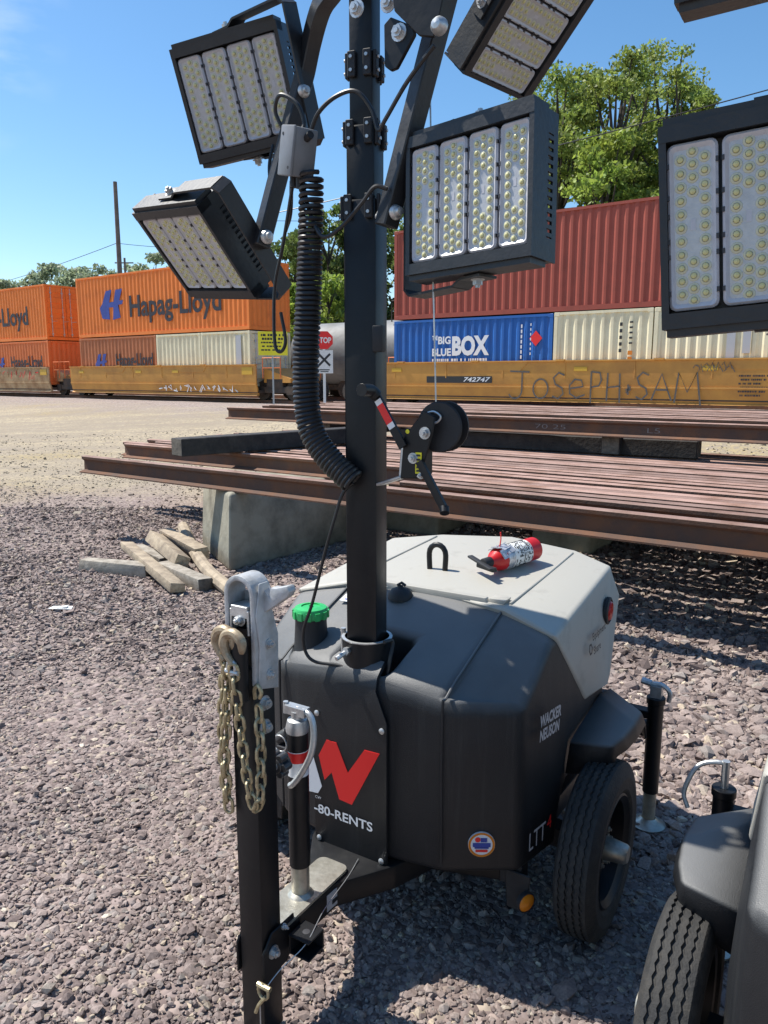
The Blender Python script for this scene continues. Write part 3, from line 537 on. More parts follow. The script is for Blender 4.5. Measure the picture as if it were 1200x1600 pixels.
# ------------------------------------------------------------------ stacked rails, blocks, timbers
RP = [(-.075, 0), (.075, 0), (.075, .012), (.012, .032), (.010, .125), (.036, .145), (.037, .170), (.028, .178), (-.028, .178), (-.037, .170), (-.036, .145), (-.010, .125), (-.012, .032), (-.075, .012)]
def rail_mesh(L_):
    g = G(); n = len(RP); vs = [(x, a, b) for x in (0, L_) for a, b in RP]
    for i in range(n): g.add([vs[i], vs[(i + 1) % n], vs[n + (i + 1) % n], vs[n + i]], [(0, 1, 2, 3)], 1 if i in (6, 7, 8) else 0)
    g.add(vs[:n], [tuple(range(n))[::-1]]); g.add(vs[n:], [tuple(range(n))]); return g
def rail(s, d, z, L_, label, group='rails in the stack', src=None, rz=0):
    if src is None:
        o = rail_mesh(L_).build('rail', [M['rust'], M['railtop']], None, ang=30)
    else: o = src.copy(); COL.objects.link(o)
    o.location = yard(s, d, z); o.rotation_euler = (0, 0, YROT + rz); return tag(o, label, 'rail', group)
LAB = 'rusty steel rail lying in the middle of the lower stack'
r0 = rail(-7.45, 4.72, .69, 11.9, 'front rusty rail of the stack, resting on the concrete block', None)
rail(-8.4, 5.92, .69, 11.9, 'second rusty rail at the left end, passing just under the black timber', None, r0)
d, i = 5.06, 0
ds = []
while d < 5.75: ds.append((d, -3.55 + random.uniform(-.12, .3))); d += random.uniform(.153, .170)
d = 6.12
while d < 8.95: ds.append((d, -8.2 + random.uniform(-.6, .7))); d += random.uniform(.152, .178)
for d, s in ds: rail(s, d, .69 + random.uniform(-.006, .010), 11.9, LAB, 'rails in the lower stack', r0, random.uniform(-.0035, .0035))
u0 = rail(-8.75, 7.98, 1.075, 11.9, 'front rusty rail of the raised upper stack, with faint chalk numbers', None, r0)
d = 8.3
while d < 11.2:
    rail(-8.6 + random.uniform(-.5, 1.4), d, 1.075 + random.uniform(-.004, .03), 11.9, 'rusty steel rail lying in the raised upper stack behind its front rail', 'rails in the upper stack', r0, random.uniform(-.006, .006)); d += random.uniform(.17, .33)
g = G(); g.text('70 25', (5.0, -.0128, .055), X_, Z_, .36, .05, -.012); g.text('L5', (6.25, -.0128, .055), X_, Z_, .13, .05, -.012); ch = g.build('chalk_number', pmat('chalk', (.26, .22, .20), .9), u0)
def timber(p, q, w, h, label, name='timber', mat=('tie', 'tieend'), group=None):
    p, q = Vector(p), Vector(q); g = G(); g.bar(p, q, w, h); o = g.build(name, [M[mat[0]], M[mat[1]]], None, bevel=.008, seg=1)
    ax = (q - p).normalized()
    for f in o.data.polygons:
        if abs(f.normal.dot(ax)) > .9: f.material_index = 1
    return tag(o, label, 'timber', group)
timber(yard(-6.52, 5.2, .97), yard(-6.0, 7.72, .985), .235, .185, 'black creosoted timber lying across the left end of the rails')
for k, (s, lb) in enumerate(((-6.9, 'dark spacer timber under the upper rails near their left end'), (-2.9, 'dark spacer timber under the middle of the upper rails'), (-.2, 'dark spacer timber under the upper rails at the right'))):
    timber(yard(s, 8.02, .975), yard(s, 11.2, .975), .2, .19, lb)
timber(yard(-5.6, 8.05, .965), yard(-2.05, 8.25, .965), .22, .18, 'long dark timber lying lengthwise in the gap between the two rail stacks')
def block(foot, h, label, z=-.02, taper=.04):
    g = G(); c = sum((Vector(p) for p in foot), Vector((0, 0))) / 4; vs = []
    for zz, k in ((0, 1.0), (.16, 1.0), (h, 1 - taper)):
        for p in foot: q = c + (Vector(p) - c) * k; vs.append(yard(q.x, q.y, zz) - yard(c.x, c.y, 0))
    g.add(vs, [(3, 2, 1, 0), (8, 9, 10, 11)] + [(r * 4 + i, r * 4 + (i + 1) % 4, r * 4 + 4 + (i + 1) % 4, r * 4 + 4 + i) for r in (0, 1) for i in range(4)])
    o = g.build('concrete_block', M['concrete'], None, bevel=.04, seg=3); o.location = yard(c.x, c.y, z); return tag(o, label, 'concrete block', 'concrete blocks under the rails')
def rect(s, d, ls, ld): return [(s, d), (s + ls, d), (s + ls, d + ld), (s, d + ld)]
block([(-6.0, 5.05), (-5.02, 4.52), (-4.98, 6.5), (-6.0, 6.8)], .712, 'weathered concrete block under the left end of the front rail')
block(rect(-5.05, 6.9, .7, 1.9), .712, 'concrete block deep under the stack, behind the mast')
block(rect(-3.3, 7.0, .62, 1.3), .712, 'concrete block under the middle of the stack, just above the grey hood')
block(rect(-5.9, 9.2, .75, 1.9), .99, 'tall concrete block under the upper rails on the left'); block(rect(-.6, 9.3, .75, 1.9), .99, 'tall concrete block under the upper rails on the right')
def plank(p, q, w, h, label, mat='wood', tilt=0):
    p, q = Vector(p), Vector(q); g = G(); g.bar(p, q, w, h, (math.sin(tilt), 0, math.cos(tilt))); g.v = [tuple(Vector(v) + Vector((random.uniform(-.011, .011), random.uniform(-.011, .011), random.uniform(-.006, .006)))) for v in g.v]; o = g.build('wood_offcut', [M[mat], M['tieend' if mat == 'woodgrey' else 'woodend']], None, bevel=.006, seg=2); ax = (q - p).normalized()
    for f in o.data.polygons:
        if abs(f.normal.dot(ax)) > .85: f.material_index = 1
    return tag(o, label, 'wood', 'wood offcuts beside the block')
plank((-2.68, 6.66, .055), (-2.02, 6.44, .06), .13, .10, 'grey wood offcut lying alone at the left of the wood pile', 'woodgrey')
plank((-2.42, 7.06, .14), (-1.63, 5.86, .06), .135, .07, 'pale broad board leaning over the front of the wood pile', 'wood', .1)
plank((-2.36, 7.16, .08), (-1.98, 6.75, .05), .12, .09, 'short grey wood stub under the pale board at the back', 'woodgrey')
plank((-2.24, 7.30, .16), (-1.76, 6.52, .11), .14, .11, 'thick brown split log in the middle of the wood pile', 'wood', .5)
plank((-2.16, 7.46, .17), (-1.64, 6.76, .13), .12, .10, 'flat brown board at the top right of the wood pile', 'wood', -.1)
plank((-1.95, 6.58, .05), (-1.44, 5.98, .05), .12, .10, 'dark grey offcut at the lower right of the wood pile', 'woodgrey')
g = G(); g.tube(smooth([(-2.08, 7.8, .17), (-1.78, 7.0, .12), (-1.5, 6.35, .075), (-1.17, 5.75, .055)], 5), .058, 9); tag(g.build('wood_pole', M['wood'], None), 'long round peeled pole lying against the wood pile', 'wood')
p = at_z(95, 952, .02); g = G(); g.prism([(-.085, -.02), (.09, -.035), (.075, .04), (-.07, .045)], p + Z_ * .008, X_, Y_, .004); g.prism([(-.04, -.01), (.05, -.02), (.05, .03), (-.03, .03)], p + Z_ * .013, Vector((1, 0, .15)), Y_, .004); tag(g.build('paper_scrap', M['paper'], None), 'white scrap of paper lying on the gravel at the left', 'litter')

# ------------------------------------------------------------------ signs, poles, wires
def gz(x, y): return float(ground_z(x, y))
st = thing('stop_sign', 'red octagonal stop sign on a post with a white crossing sign below', 'sign', (-2.06, 27, gz(-2.06, 27)), R(8)); zb = gz(-2.12, 27)
g = G(); g.box((0, .03, (3.22 - zb) / 2), (.085, .05, 3.22 - zb)); g.build('post', M['white'], st)
oc = [(.325 * math.cos(R(22.5 + 45 * k)), .325 * math.sin(R(22.5 + 45 * k))) for k in range(8)]
g = G(); g.prism(oc, (0, -.003, 2.93 - zb), X_, Z_, -.012); sp_ = g.build('stop_panel', M['redink'], st)
g = G(); g.text('STOP', (-.245, -.008, 2.83 - zb), X_, Z_, .49, .2, .03); g.build('lettering', M['whiteink'], sp_)
g = G(); g.box((0, -.008, 2.2 - zb), (.60, .012, .78)); wp = g.build('white_panel', M['white'], st, bevel=.003, seg=1)
g = G(); o_ = (0, -.0165, 2.27 - zb); g.stroke([(-.2, -.2), (.2, .2)], .075, o_, X_, Z_); g.stroke([(-.2, .2), (.2, -.2)], .075, o_, X_, Z_, lift=.004); g.box((0, -.0165, 1.93 - zb), (.36, .003, .035)); g.box((0, -.0165, 1.87 - zb), (.28, .003, .03)); g.build('cross_mark', M['blackink'], wp)
ys = thing('yellow_sign', 'yellow warning sign with black print on a thin steel post', 'sign', (-3.82, 27, gz(-3.82, 27)), R(8)); zb = gz(-3.82, 27)
g = G(); g.box((-.02, .03, (3.0 - zb) / 2), (.06, .04, 3.0 - zb)); g.build('post', M['steelpost'], ys)
g = G(); g.box((0, -.005, 2.82 - zb), (1.0, .012, .80)); yp = g.build('panel', M['yellowsign'], ys, bevel=.003, seg=1)
g = G()
for k in range(5): marks(g, -.40 + .03 * (k % 2), .40 - .05 * (k % 3), -.0135, 3.10 - zb - k * .125, .075 if k < 2 else .05, .02, .04, .11)
g.build('lettering', M['blackink'], yp)
def upole(name, p, h, r, label, arm=False):
    t = thing(name, label, 'utility pole', (p.x, p.y, gz(p.x, p.y))); g = G(); g.tube([(0, 0, 0), (0, 0, h * .5), (.03, 0, h)], [r, r * .85, r * .65], 10); g.build('pole', M['pole'], t)
    if arm: g = G(); g.box((0, -.1, h - .5), (1.9, .1, .12)); g.build('crossarm', M['pole'], t)
    return t
zt = at_Y(179, 284, 58); upole('utility_pole', zt, zt.z - .6, .21, 'tall bare wooden pole rising behind the orange containers')
z2 = at_Y(194, 403, 82); upole('utility_pole', z2, z2.z - .6, .16, 'small distant pole with a crossarm, beside the tall bare pole', True)
def wire(a, b, sag, r, label):
    a, b = Vector(a), Vector(b); pts = [a.lerp(b, k / 20) - Z_ * sag * 4 * (k / 20) * (1 - k / 20) for k in range(21)]; g = G(); g.tube(pts, r, 5); tag(g.build('overhead_wire', M['cable'], None), label, 'wire')
wire(at_Y(182, 380, 58), at_Y(-120, 468, 90), .5, .022, 'thin wire running from the tall pole down to the left'); wire(at_Y(182, 380, 58), at_Y(560, 345, 78), 1.2, .018, 'thin wire running from the tall pole to the right behind the lamps')
wire(at_Y(430, 333, 40), at_Y(1260, 124, 33), .15, .026, 'thin wire crossing the sky in front of the big trees'); wire(at_Y(420, 345, 40), at_Y(1260, 270, 44), .7, .012, 'lower thin wire mostly hidden behind the lamps')

# ------------------------------------------------------------------ trees
def tree(px, Yd, top_py, rad, label, seed, leaf='leaf', nl=6500, size=.2, low=.25, airy=.5, group='trees beyond the train', blobs=26):
    rg = np.random.default_rng(seed); base = at_Y(px, 560, Yd); h = at_Y(px, top_py, Yd).z - .6; t = thing('tree', label, 'tree', (base.x, base.y, .6), rg.uniform(0, 6), group)
    trunk = G(); lean = rg.normal(0, .03, 2) * h; tp = [Vector((lean[0] * k * k, lean[1] * k * k, h * .93 * k)) for k in np.linspace(0, 1, 9)]
    trunk.tube(tp, [max(.03, .021 * h * (1 - .9 * k)) for k in np.linspace(0, 1, 9)], 8)
    C_, S_ = [], []
    for k in range(blobs):
        f = low + (1 - low) * (k + rg.uniform(0, 1)) / blobs; a = k * 2.4 + rg.normal(0, .4); prof = math.sin(math.pi * min(1, (f - low) / (1 - low) * .82 + .16)) ** .7
        rr = rad * prof * rg.uniform(.45, 1.05); st = tp[min(8, int(f * 8 * .85))]
        e = Vector((st.x + rr * math.cos(a), st.y + rr * math.sin(a), h * min(.97, f) + rg.normal(0, .02) * h)); mid = st.lerp(e, .55) + Vector((0, 0, -.03 * h * rg.uniform(0, 1)))
        trunk.tube([st, mid, e], [.008 * h, .005 * h, .0015 * h], 5); C_.append(e); S_.append(rad * rg.uniform(.14, .34))
        if rr > rad * .5: C_.append(st.lerp(e, .6)); S_.append(rad * rg.uniform(.12, .24))
    trunk.build('trunk', M['bark'], t)
    w = np.array(S_) ** 2; w /= w.sum(); idx = rg.choice(len(C_), nl, p=w); c = np.array([tuple(q) for q in C_])[idx]; s = np.array(S_)[idx]
    u = rg.normal(size=(nl, 3)); u /= np.linalg.norm(u, axis=1)[:, None]; rad_ = rg.uniform(0, 1, nl) ** airy
    p = c + u * (s * rad_)[:, None] * np.array([1.15, 1.15, .72]); p[:, 2] = np.clip(p[:, 2], .3, h * 1.02)
    a1 = rg.normal(size=(nl, 3)) + np.array([0, 0, .0]); a1 /= np.linalg.norm(a1, axis=1)[:, None]; a2 = np.cross(a1, rg.normal(size=(nl, 3))); a2 /= np.linalg.norm(a2, axis=1)[:, None]
    sz = size * rg.uniform(.5, 1.25, nl)[:, None]; V = np.stack([p - a1 * sz, p - a2 * sz * .5, p + a1 * sz, p + a2 * sz * .55], 1).reshape(-1, 3)
    g = G(); g.v = V.tolist(); g.f = [(4 * k, 4 * k + 1, 4 * k + 2, 4 * k + 3) for k in range(nl)]; g.m = [0] * nl
    me = bpy.data.meshes.new('crown'); me.from_pydata(g.v, [], g.f); me.materials.append(M[leaf]); o = bpy.data.objects.new('crown', me); COL.objects.link(o); o.parent = t
big = [(868, 44, 118, 3.3, 1), (912, 47, 98, 3.6, 2), (962, 43, 92, 3.4, 3), (1015, 46, 80, 3.8, 4), (1052, 42, 112, 3.0, 5), (1078, 45, 128, 2.3, 6), (990, 52, 120, 3.2, 7), (835, 50, 150, 3.2, 8)]
ORD = ['first', 'second', 'third', 'fourth', 'fifth', 'sixth', 'seventh', 'eighth', 'ninth']; big.sort()
for k, (px, Yd, ty, rd, sd) in enumerate(big): tree(px, Yd, ty, rd, ORD[k] + ' tall leafy tree from the left in the grove above the maroon container', sd, 'leaf', 12000, .14, .28, .6, 'tall trees of the grove', 30)
tree(940, 40, 215, 3.6, 'lower bushy tree in front of the tall grove on the left', 21, 'leaf2', 9000, .16, .12); tree(1085, 40, 225, 2.6, 'lower bushy tree at the right edge of the tall grove', 22, 'leaf', 8000, .16, .12); tree(1015, 40, 235, 3.2, 'lower bushy tree in front of the middle of the grove', 26, 'leaf', 8000, .16, .12)
tree(512, 56, 322, 3.4, 'dark green tree seen between the spring cable and the mast', 31, 'leaf3', 7000, .24, .15); tree(560, 60, 335, 4.0, 'dark tree hidden mostly behind the mast', 32, 'leaf3', 5000, .26, .2); tree(462, 60, 372, 3.4, 'dark green tree just right of the lower left lamp', 33, 'leaf3', 6500, .24, .15)
tree(518, 46, 425, 2.6, 'bright yellow-green bush below the dark tree by the spring cable', 34, 'leaf2', 6000, .19, .05); tree(462, 50, 448, 2.2, 'bright green bush behind the right end of the orange container', 35, 'leaf2', 4000, .2, .05); tree(655, 60, 300, 4.5, 'dark tree behind the front lamp of the tower', 36, 'leaf3', 5000, .28, .2); tree(745, 56, 250, 4.6, 'green tree hidden behind the front lamp of the tower', 37, 'leaf', 5500, .26, .2)
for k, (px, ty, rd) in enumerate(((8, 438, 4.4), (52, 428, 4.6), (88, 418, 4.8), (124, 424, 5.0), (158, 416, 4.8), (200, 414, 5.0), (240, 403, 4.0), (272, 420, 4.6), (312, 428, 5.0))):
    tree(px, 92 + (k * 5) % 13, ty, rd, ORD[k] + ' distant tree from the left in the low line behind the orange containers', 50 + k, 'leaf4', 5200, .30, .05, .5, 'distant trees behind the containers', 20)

# ------------------------------------------------------------------ light towers
LW, LH = .355, .327
def lamp_meshes():
    """housing, led panels, bracket and bolts of one floodlight; x right, y up, z out of the face"""
    h = G(); t = .018
    h.box((0, LH / 2 - t / 2 - .004, -.012), (LW, t + .008, .05)); h.box((0, -LH / 2 + t / 2 + .004, -.012), (LW, t + .008, .05))
    for s in (-1, 1): h.box((s * (LW / 2 - .006), 0, -.0125), (.012, LH - .001, .049))
    h.box((0, 0, -.031), (LW - .02, LH - .03, .014))
    for k in range(15): h.box((-.155 + k * .31 / 14, 0, -.064), (.004, LH - .05, .06))
    for s in (-1, 1):                                     # slotted side plates
        x = s * (LW / 2 - .004)
        h.box((x, LH / 2 - .025, -.066), (.006, .05, .064)); h.box((x, -LH / 2 + .025, -.066), (.006, .05, .064)); h.box((x, 0, -.0445), (.006, LH - .1, .019)); h.box((x, 0, -.088), (.006, LH - .1, .02))
        for k in range(13): h.box((x, -LH / 2 + .058 + k * (LH - .116) / 12, -.066), (.006, .009, .026))
    for s in (-1, 1): h.box((0, s * (LH / 2 - .012), -.066), (LW - .02, .02, .064)); h.box((0, s * (LH / 2 + .006), -.03), (LW * .96, .014, .07))
    pans = []
    for q in range(4):
        g = G(); x0 = -.126 + q * .084; w, l = .078, .268
        def rr(w, l, r): return [(a + x0, b) for cx, cy, a0 in ((w / 2 - r, l / 2 - r, 0), (-w / 2 + r, l / 2 - r, 90), (-w / 2 + r, -l / 2 + r, 180), (w / 2 - r, -l / 2 + r, 270)) for a, b in arc(cx, cy, r, a0, a0 + 90, 4)]
        A_, B_, D_ = rr(w, l, .012), rr(w - .008, l - .008, .009), rr(w - .020, l - .022, .006); n = len(A_)
        for P0, z0, P1, z1 in ((A_, -.022, A_, .002), (A_, .002, B_, .006), (B_, .006, D_, .001)):
            g.add([(a, b, z0) for a, b in P0] + [(a, b, z1) for a, b in P1], [(i, (i + 1) % n, n + (i + 1) % n, n + i) for i in range(n)], 1)
        g.add([(a, b, .001) for a, b in D_], [tuple(range(n))], 0)
        for xx, yv in [(sx * .0185, -.108 + k * .0216) for sx in (-1, 1) for k in range(11)] + [(0, sy * k) for sy in (-1, 1) for k in (.056, .0785, .099, .1185)]:
            rr_ = .0052
            g.lathe([(.0095, .001), (.0090, .0022), (.0056, .0030)], (x0 + xx, yv, 0), Z_, 10, 4)
            g.lathe([(rr_, .0028), (.0046, .0054), (.0022, .0066), (0, .0068)], (x0 + xx, yv, 0), Z_, 8, 2)
        g.box((x0, .012, .0012), (.010, .022, .0012), None, 3) if False else g.box((x0, .004, .0012), (.008, .018, .0008), None, 1)
        for yy in (-.105, -.045, -.02, .02, .05, .1):
            for s in (-1, 1): g.box((x0 + s * .0375, yy, .003), (.004, .008, .007), None, 3)
        pans.append(g)
    return h, pans
def bracket(side, swing=0):
    g = G(); bx = side * (.268 if side > 0 else .246); w = .058; yt = LH / 2 + .03; z = -.045
    g.box((bx, 0, z), (.006, 2 * yt - .03, w))
    for s in (-1, 1):
        p = [(bx, s * (yt - .018)), (bx - side * .02, s * yt), (side * .06, s * yt), (side * .035, s * (yt - .014)), (-side * .035, s * (yt - .014))]
        for a, b in zip(p[:-1], p[1:]): g.bar((*a, z), (*b, z), .006, w, (1, 0, 0) if False else (0, 0, 1)) if False else g.prism([(0, -w / 2), ((Vector(b) - Vector(a)).length, -w / 2), ((Vector(b) - Vector(a)).length, w / 2), (0, w / 2)], (a[0], a[1], z), (b[0] - a[0], b[1] - a[1], 0), Z_, .006)
    b = G()
    for s in (-1, 1): b.cut(); b.hexbolt((0, s * (yt - .010), z), (0, s, 0), .012, .012); b.cyl((0, s * (LH / 2), z), (0, s * (yt - .012), z), .015, 12)
    m = Matrix.Rotation(R(swing), 3, 'Y'); o = Vector((0, 0, z))
    for q in (g, b): q.v = [tuple(m @ (Vector(v) - o) + o) for v in q.v]
    return g, b
_H, _P = lamp_meshes()
_lampcache = {}
def floodlight(parent, loc, rot, side, scale=1.0, swing=0):
    if not _lampcache:
        _lampcache['h'] = _H.build('floodlight', M['coat'], None).data; _lampcache['p'] = [p.build('led_panel', [M['lens'], M['lensrim'], M['led'], M['slot'], M['ledring']], None, ang=40).data for p in _P]
        for o in list(COL.objects):
            if o.name.split('.')[0] in ('floodlight', 'led_panel', 'bracket', 'bolt') and o.parent is None: bpy.data.objects.remove(o)
    if (side, swing) not in _lampcache:
        g, b = bracket(side, swing); bo = g.build('bracket', M['coat'], None); _lampcache[(side, swing)] = [('bracket', bo.data)]; bpy.data.objects.remove(bo)
        for o in b.split('bolt', M['galv'], None): _lampcache[(side, swing)].append(('bolt', o.data)); bpy.data.objects.remove(o)
    f = bpy.data.objects.new('floodlight', _lampcache['h']); COL.objects.link(f); f.parent = parent
    m = Matrix((Vector(rot[0]), Vector(rot[1]), Vector(rot[2]))).normalized(); q = m.to_quaternion(); f.rotation_mode = 'QUATERNION'; f.rotation_quaternion = q; f.location = loc; f.scale = (scale,) * 3
    for nm, me in [('led_panel', k) for k in _lampcache['p']] + _lampcache[(side, swing)]:
        o = bpy.data.objects.new(nm, me); COL.objects.link(o); o.parent = f
    return f
def chain(g, pts, pitch=.033, ln=.046, wd=.026, r=.0043):
    pts = smooth(pts, 24); acc = 0; k = 0; last = pts[0]; nxt = 0
    for a, b in zip(pts[:-1], pts[1:]):
        d = (b - a).length
        while acc + d >= nxt:
            c = a.lerp(b, (nxt - acc) / d if d else 0); t = (b - a).normalized(); s = t.cross(Y_ if abs(t.y) < .9 else X_).normalized(); n = t.cross(s)
            if k % 2: s, n = (s * .35 + n).normalized(), n
            else: s = (s - n * .25).normalized()
            hl, hw = ln / 2 - wd / 2, wd / 2 - r * .5; ring = []
            for j in range(6): an = R(-90 + 180 * j / 5); ring.append(c + t * (hl + hw * math.cos(an)) + s * hw * math.sin(an))
            for j in range(6): an = R(90 + 180 * j / 5); ring.append(c + t * (-hl + hw * math.cos(an)) + s * hw * math.sin(an))
            g.tube(ring, r, 7, closed=True); k += 1; nxt += pitch
        acc += d

def light_tower(label, loc, rotz, lamps, near=True):
    t = thing('light_tower', label, 'light tower', loc, rotz, 'towable light towers')
    # ---- black moulded shell
    col = {'a': 0.0, 'b': .10, 'c': .285}
    rows = {'a': [(-.085, .30), (-.085, .825), (-.055, .872), (.125, .928), (.36, 1.0)], 'b': [(-.08, .30), (-.08, .825), (-.050, .870), (.125, .926), (.36, .998)], 'c': [(-.045, .30), (-.055, .80), (-.025, .842), (.13, .902), (.335, .982)]}
    g = G(); vid = {}
    def V(key, p):
        if key not in vid: vid[key] = len(g.v); g.v.append(p)
        return vid[key]
    def face(*ids): g.f.append(ids); g.m.append(0)
    for sg in (1, -1):
        n = lambda k, i: V((k, i, 0 if k == 'a' else sg), (sg * col[k], *rows[k][i]))
        d0 = V(('d0', sg), (sg * .470, .07, .30)); d1 = V(('d1', sg), (sg * .474, .060, .80)); d2 = V(('d2', sg), (sg * .474, .262, .942))
        e0 = V(('e0', sg), (sg * .512, .265, .30)); e1 = V(('e1', sg), (sg * .506, .52, .69)); e2 = V(('e2', sg), (sg * .510, .30, .50)); r2 = V(('r2', sg), (sg * .474, .60, .942)); r1 = V(('r1', sg), (sg * .506, .70, .69)); r0 = V(('r0', sg), (sg * .506, .70, .60)); q0 = V(('q0', sg), (sg * .51, .36, .585))
        for i in range(4):
            if i != 2: face(n('a', i), n('b', i), n('b', i + 1), n('a', i + 1))
            face(n('b', i), n('c', i), n('c', i + 1), n('b', i + 1))
        face(n('c', 0), d0, d1, n('c', 1)); face(n('c', 1), d1, d2, n('c', 4), n('c', 3), n('c', 2))
        face(d0, e0, e2, q0, e1, d2, d1); face(e1, r1, r2, d2); face(q0, r0, r1, e1)
        # the well round the mast
        w1 = V(('w1', 0), (0, -.04, .70)); w2 = V(('w2', sg), (sg * .10, -.04, .70)); w3 = V(('w3', sg), (sg * .10, .125, .70)); w4 = V(('w4', 0), (0, .125, .70))
        face(n('a', 2), n('b', 2), w2, w1); face(n('b', 2), n('b', 3), w3, w2); face(n('b', 3), n('a', 3), w4, w3); face(w1, w2, w3, w4)
        k0 = V(('k0', 0), (0, .265, .30)); k1 = V(('k1', 0), (0, .36, .585)); k2 = V(('k2', 0), (0, .70, .6)); k3 = V(('k3', 0), (0, .60, .942))
        face(n('a', 0), k0, e0, d0, n('c', 0), n('b', 0)); face(k0, k1, q0, e2, e0); face(k1, k2, r0, q0); face(n('a', 4), n('b', 4), n('c', 4), d2, r2, k3)
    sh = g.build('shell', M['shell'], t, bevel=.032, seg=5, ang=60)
    # ---- badge lettering on the shell
    sx = Vector((.036, .20, 0)).normalized()
    b = G(); b.text('WACKER', (.493, .115, .735), sx, Z_, .115, .036, .035, shear=.1, lift=.008); b.text('NEUSON', (.493, .115, .692), sx, Z_, .108, .036, .035, shear=.1, lift=.008)
    b.text('LTT', (.488, .075, .378), sx, Z_, .088, .055, .0, lift=.008); b.build('lettering', M['greyink'], sh)
    b = G(); b.text('4', (.5055, .167, .402), sx, Z_, .026, .040, .0, lift=.008); b.build('numeral', M['redink'], sh)
    cn = Vector((.52, -.854, 0)).normalized(); cc = Vector((.378, .0095, .398)); u = Vector((.854, .52, 0)).normalized()
    b = G(); b.lathe([(.0, .0055), (.038, .0055), (.038, 0)], cc, cn, 40, 0); b.lathe([(.0375, .0062), (.031, .0062)], cc, cn, 40, 1)
    b.box(cc + cn * .007, (.05, .0012, .012), Matrix((u, -cn, Z_)).transposed(), 2); b.lathe([(0, .0068), (.008, .0068)], cc - u * .011 + Z_ * .016, cn, 14, 3); b.box(cc + cn * .007 - Z_ * .018, (.034, .0012, .007), Matrix((u, -cn, Z_)).transposed(), 3); b.box(cc + cn * .007 + Z_ * .015 + u * .006, (.018, .0012, .012), Matrix((u, -cn, Z_)).transposed(), 2); b.box(cc + cn * .007 - Z_ * .009, (.04, .0012, .004), Matrix((u, -cn, Z_)).transposed(), 2)
    b.build('round_sticker', [M['whiteink'], M['amber'], M['blueink'], M['redink']], sh)
    b = G()
    for sg in (1, -1): b.cut(); b.tube(smooth([(sg * .2855, -.058, .34), (sg * .2855, -.062, .78), (sg * .287, -.035, .838), (sg * .287, .13, .907), (sg * .287, .32, .981)], 6), .004, 6)
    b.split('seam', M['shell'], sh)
    # ---- front panel with the red and white emblem
    g = G(); prof = [(-.098, .285, .128), (-.098, .69, .128), (-.098, .74, .128), (-.097, .775, .112), (-.093, .825, .088), (-.080, .862, .086), (-.055, .884, .085), (-.030, .892, .08)]
    vs = [(sx_ * w, y, z) for y, z, w in prof for sx_ in (-1, 1)] + [(sx_ * w, y + .010, z - .012) for y, z, w in prof for sx_ in (-1, 1)]; m = len(prof); fs = []
    for i in range(m - 1):
        a = 2 * i; fs += [(a, a + 1, a + 3, a + 2), (2 * m + a, 2 * m + a + 2, 2 * m + a + 3, 2 * m + a + 1), (a, a + 2, 2 * m + a + 2, 2 * m + a), (a + 1, 2 * m + a + 1, 2 * m + a + 3, a + 3)]
    fs += [(0, 2 * m, 2 * m + 1, 1), (2 * m - 2, 2 * m - 1, 4 * m - 1, 4 * m - 2)]
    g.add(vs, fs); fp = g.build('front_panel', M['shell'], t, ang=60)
    yp = -.0985
    def pl(pts): return [(T(320 + a / 3.478, 860 + b_ / 3.478, 1, yp).x, T(320 + a / 3.478, 860 + b_ / 3.478, 1, yp).z) for a, b_ in pts]
    e = G(); e.prism(pl([(662, 1028), (620, 1112), (652, 1246), (690, 1206), (732, 1352), (800, 1382), (950, 1106), (868, 1084), (778, 1208), (716, 1045)])[::-1], (0, yp, 0), X_, Z_, .0012); e.build('emblem', M['redink'], fp)
    e = G(); e.prism(pl([(560, 1090), (588, 1110), (637, 1282), (616, 1318), (540, 1300), (520, 1180)])[::-1], (0, yp, 0), X_, Z_, .0012); e.text('-80-RENTS', (-.142 + .012, yp - .0002, .392), X_, Z_, .212, .030, .02); e.text('CW', (-.125, yp - .0002, .438), X_, Z_, .022, .009); e.build('lettering', M['whiteink'], fp)
    e = G()
    for x, z in ((.114, .715), (-.114, .715), (.112, .31), (-.112, .31)): e.cut(); e.lathe([(.009, 0), (.009, .003), (.005, .006), (0, .0065)], (x, -.099, z), -Y_, 12)
    e.split('screw', M['galv'], fp)
    # ---- grey hood
    g = G(); vid = {}
    for sg in (1, -1):
        P_ = {'f0': (0, .352, 1.012), 'fc': (sg * .30, .328, .995), 'fo': (sg * .480, .268, .953), 'r0': (0, 1.10, 1.052), 'rc': (sg * .29, 1.03, 1.042), 'ro': (sg * .462, .90, 1.032), 'ft': (sg * .514, .50, .675), 'fb': (sg * .512, .70, .655), 'rb': (sg * .488, .86, .62), 'rm': (sg * .486, .885, .93), 'b0': (0, 1.12, .62), 'bc': (sg * .31, 1.06, .62), 'm0': (0, .40, .68), 'mc': (0, .40, .66)}
        i = lambda k: V((k, 0 if k in ('f0', 'r0', 'b0', 'm0', 'mc') else sg), P_[k])
        face(i('f0'), i('fc'), i('rc'), i('r0')); face(i('fc'), i('fo'), i('ro'), i('rc')); face(i('fo'), i('ft'), i('fb'), i('rb'), i('rm'), i('ro')); face(i('ro'), i('rm'), i('rb'), i('bc'), i('rc')); face(i('rc'), i('bc'), i('b0'), i('r0'))
        face(i('f0'), i('m0'), i('ft'), i('fo'), i('fc')); face(i('m0'), i('b0'), i('bc'), i('rb'), i('fb'), i('ft'))
    hd = g.build('hood', M['hood'], t, bevel=.014, seg=3, ang=40)
    e = G()
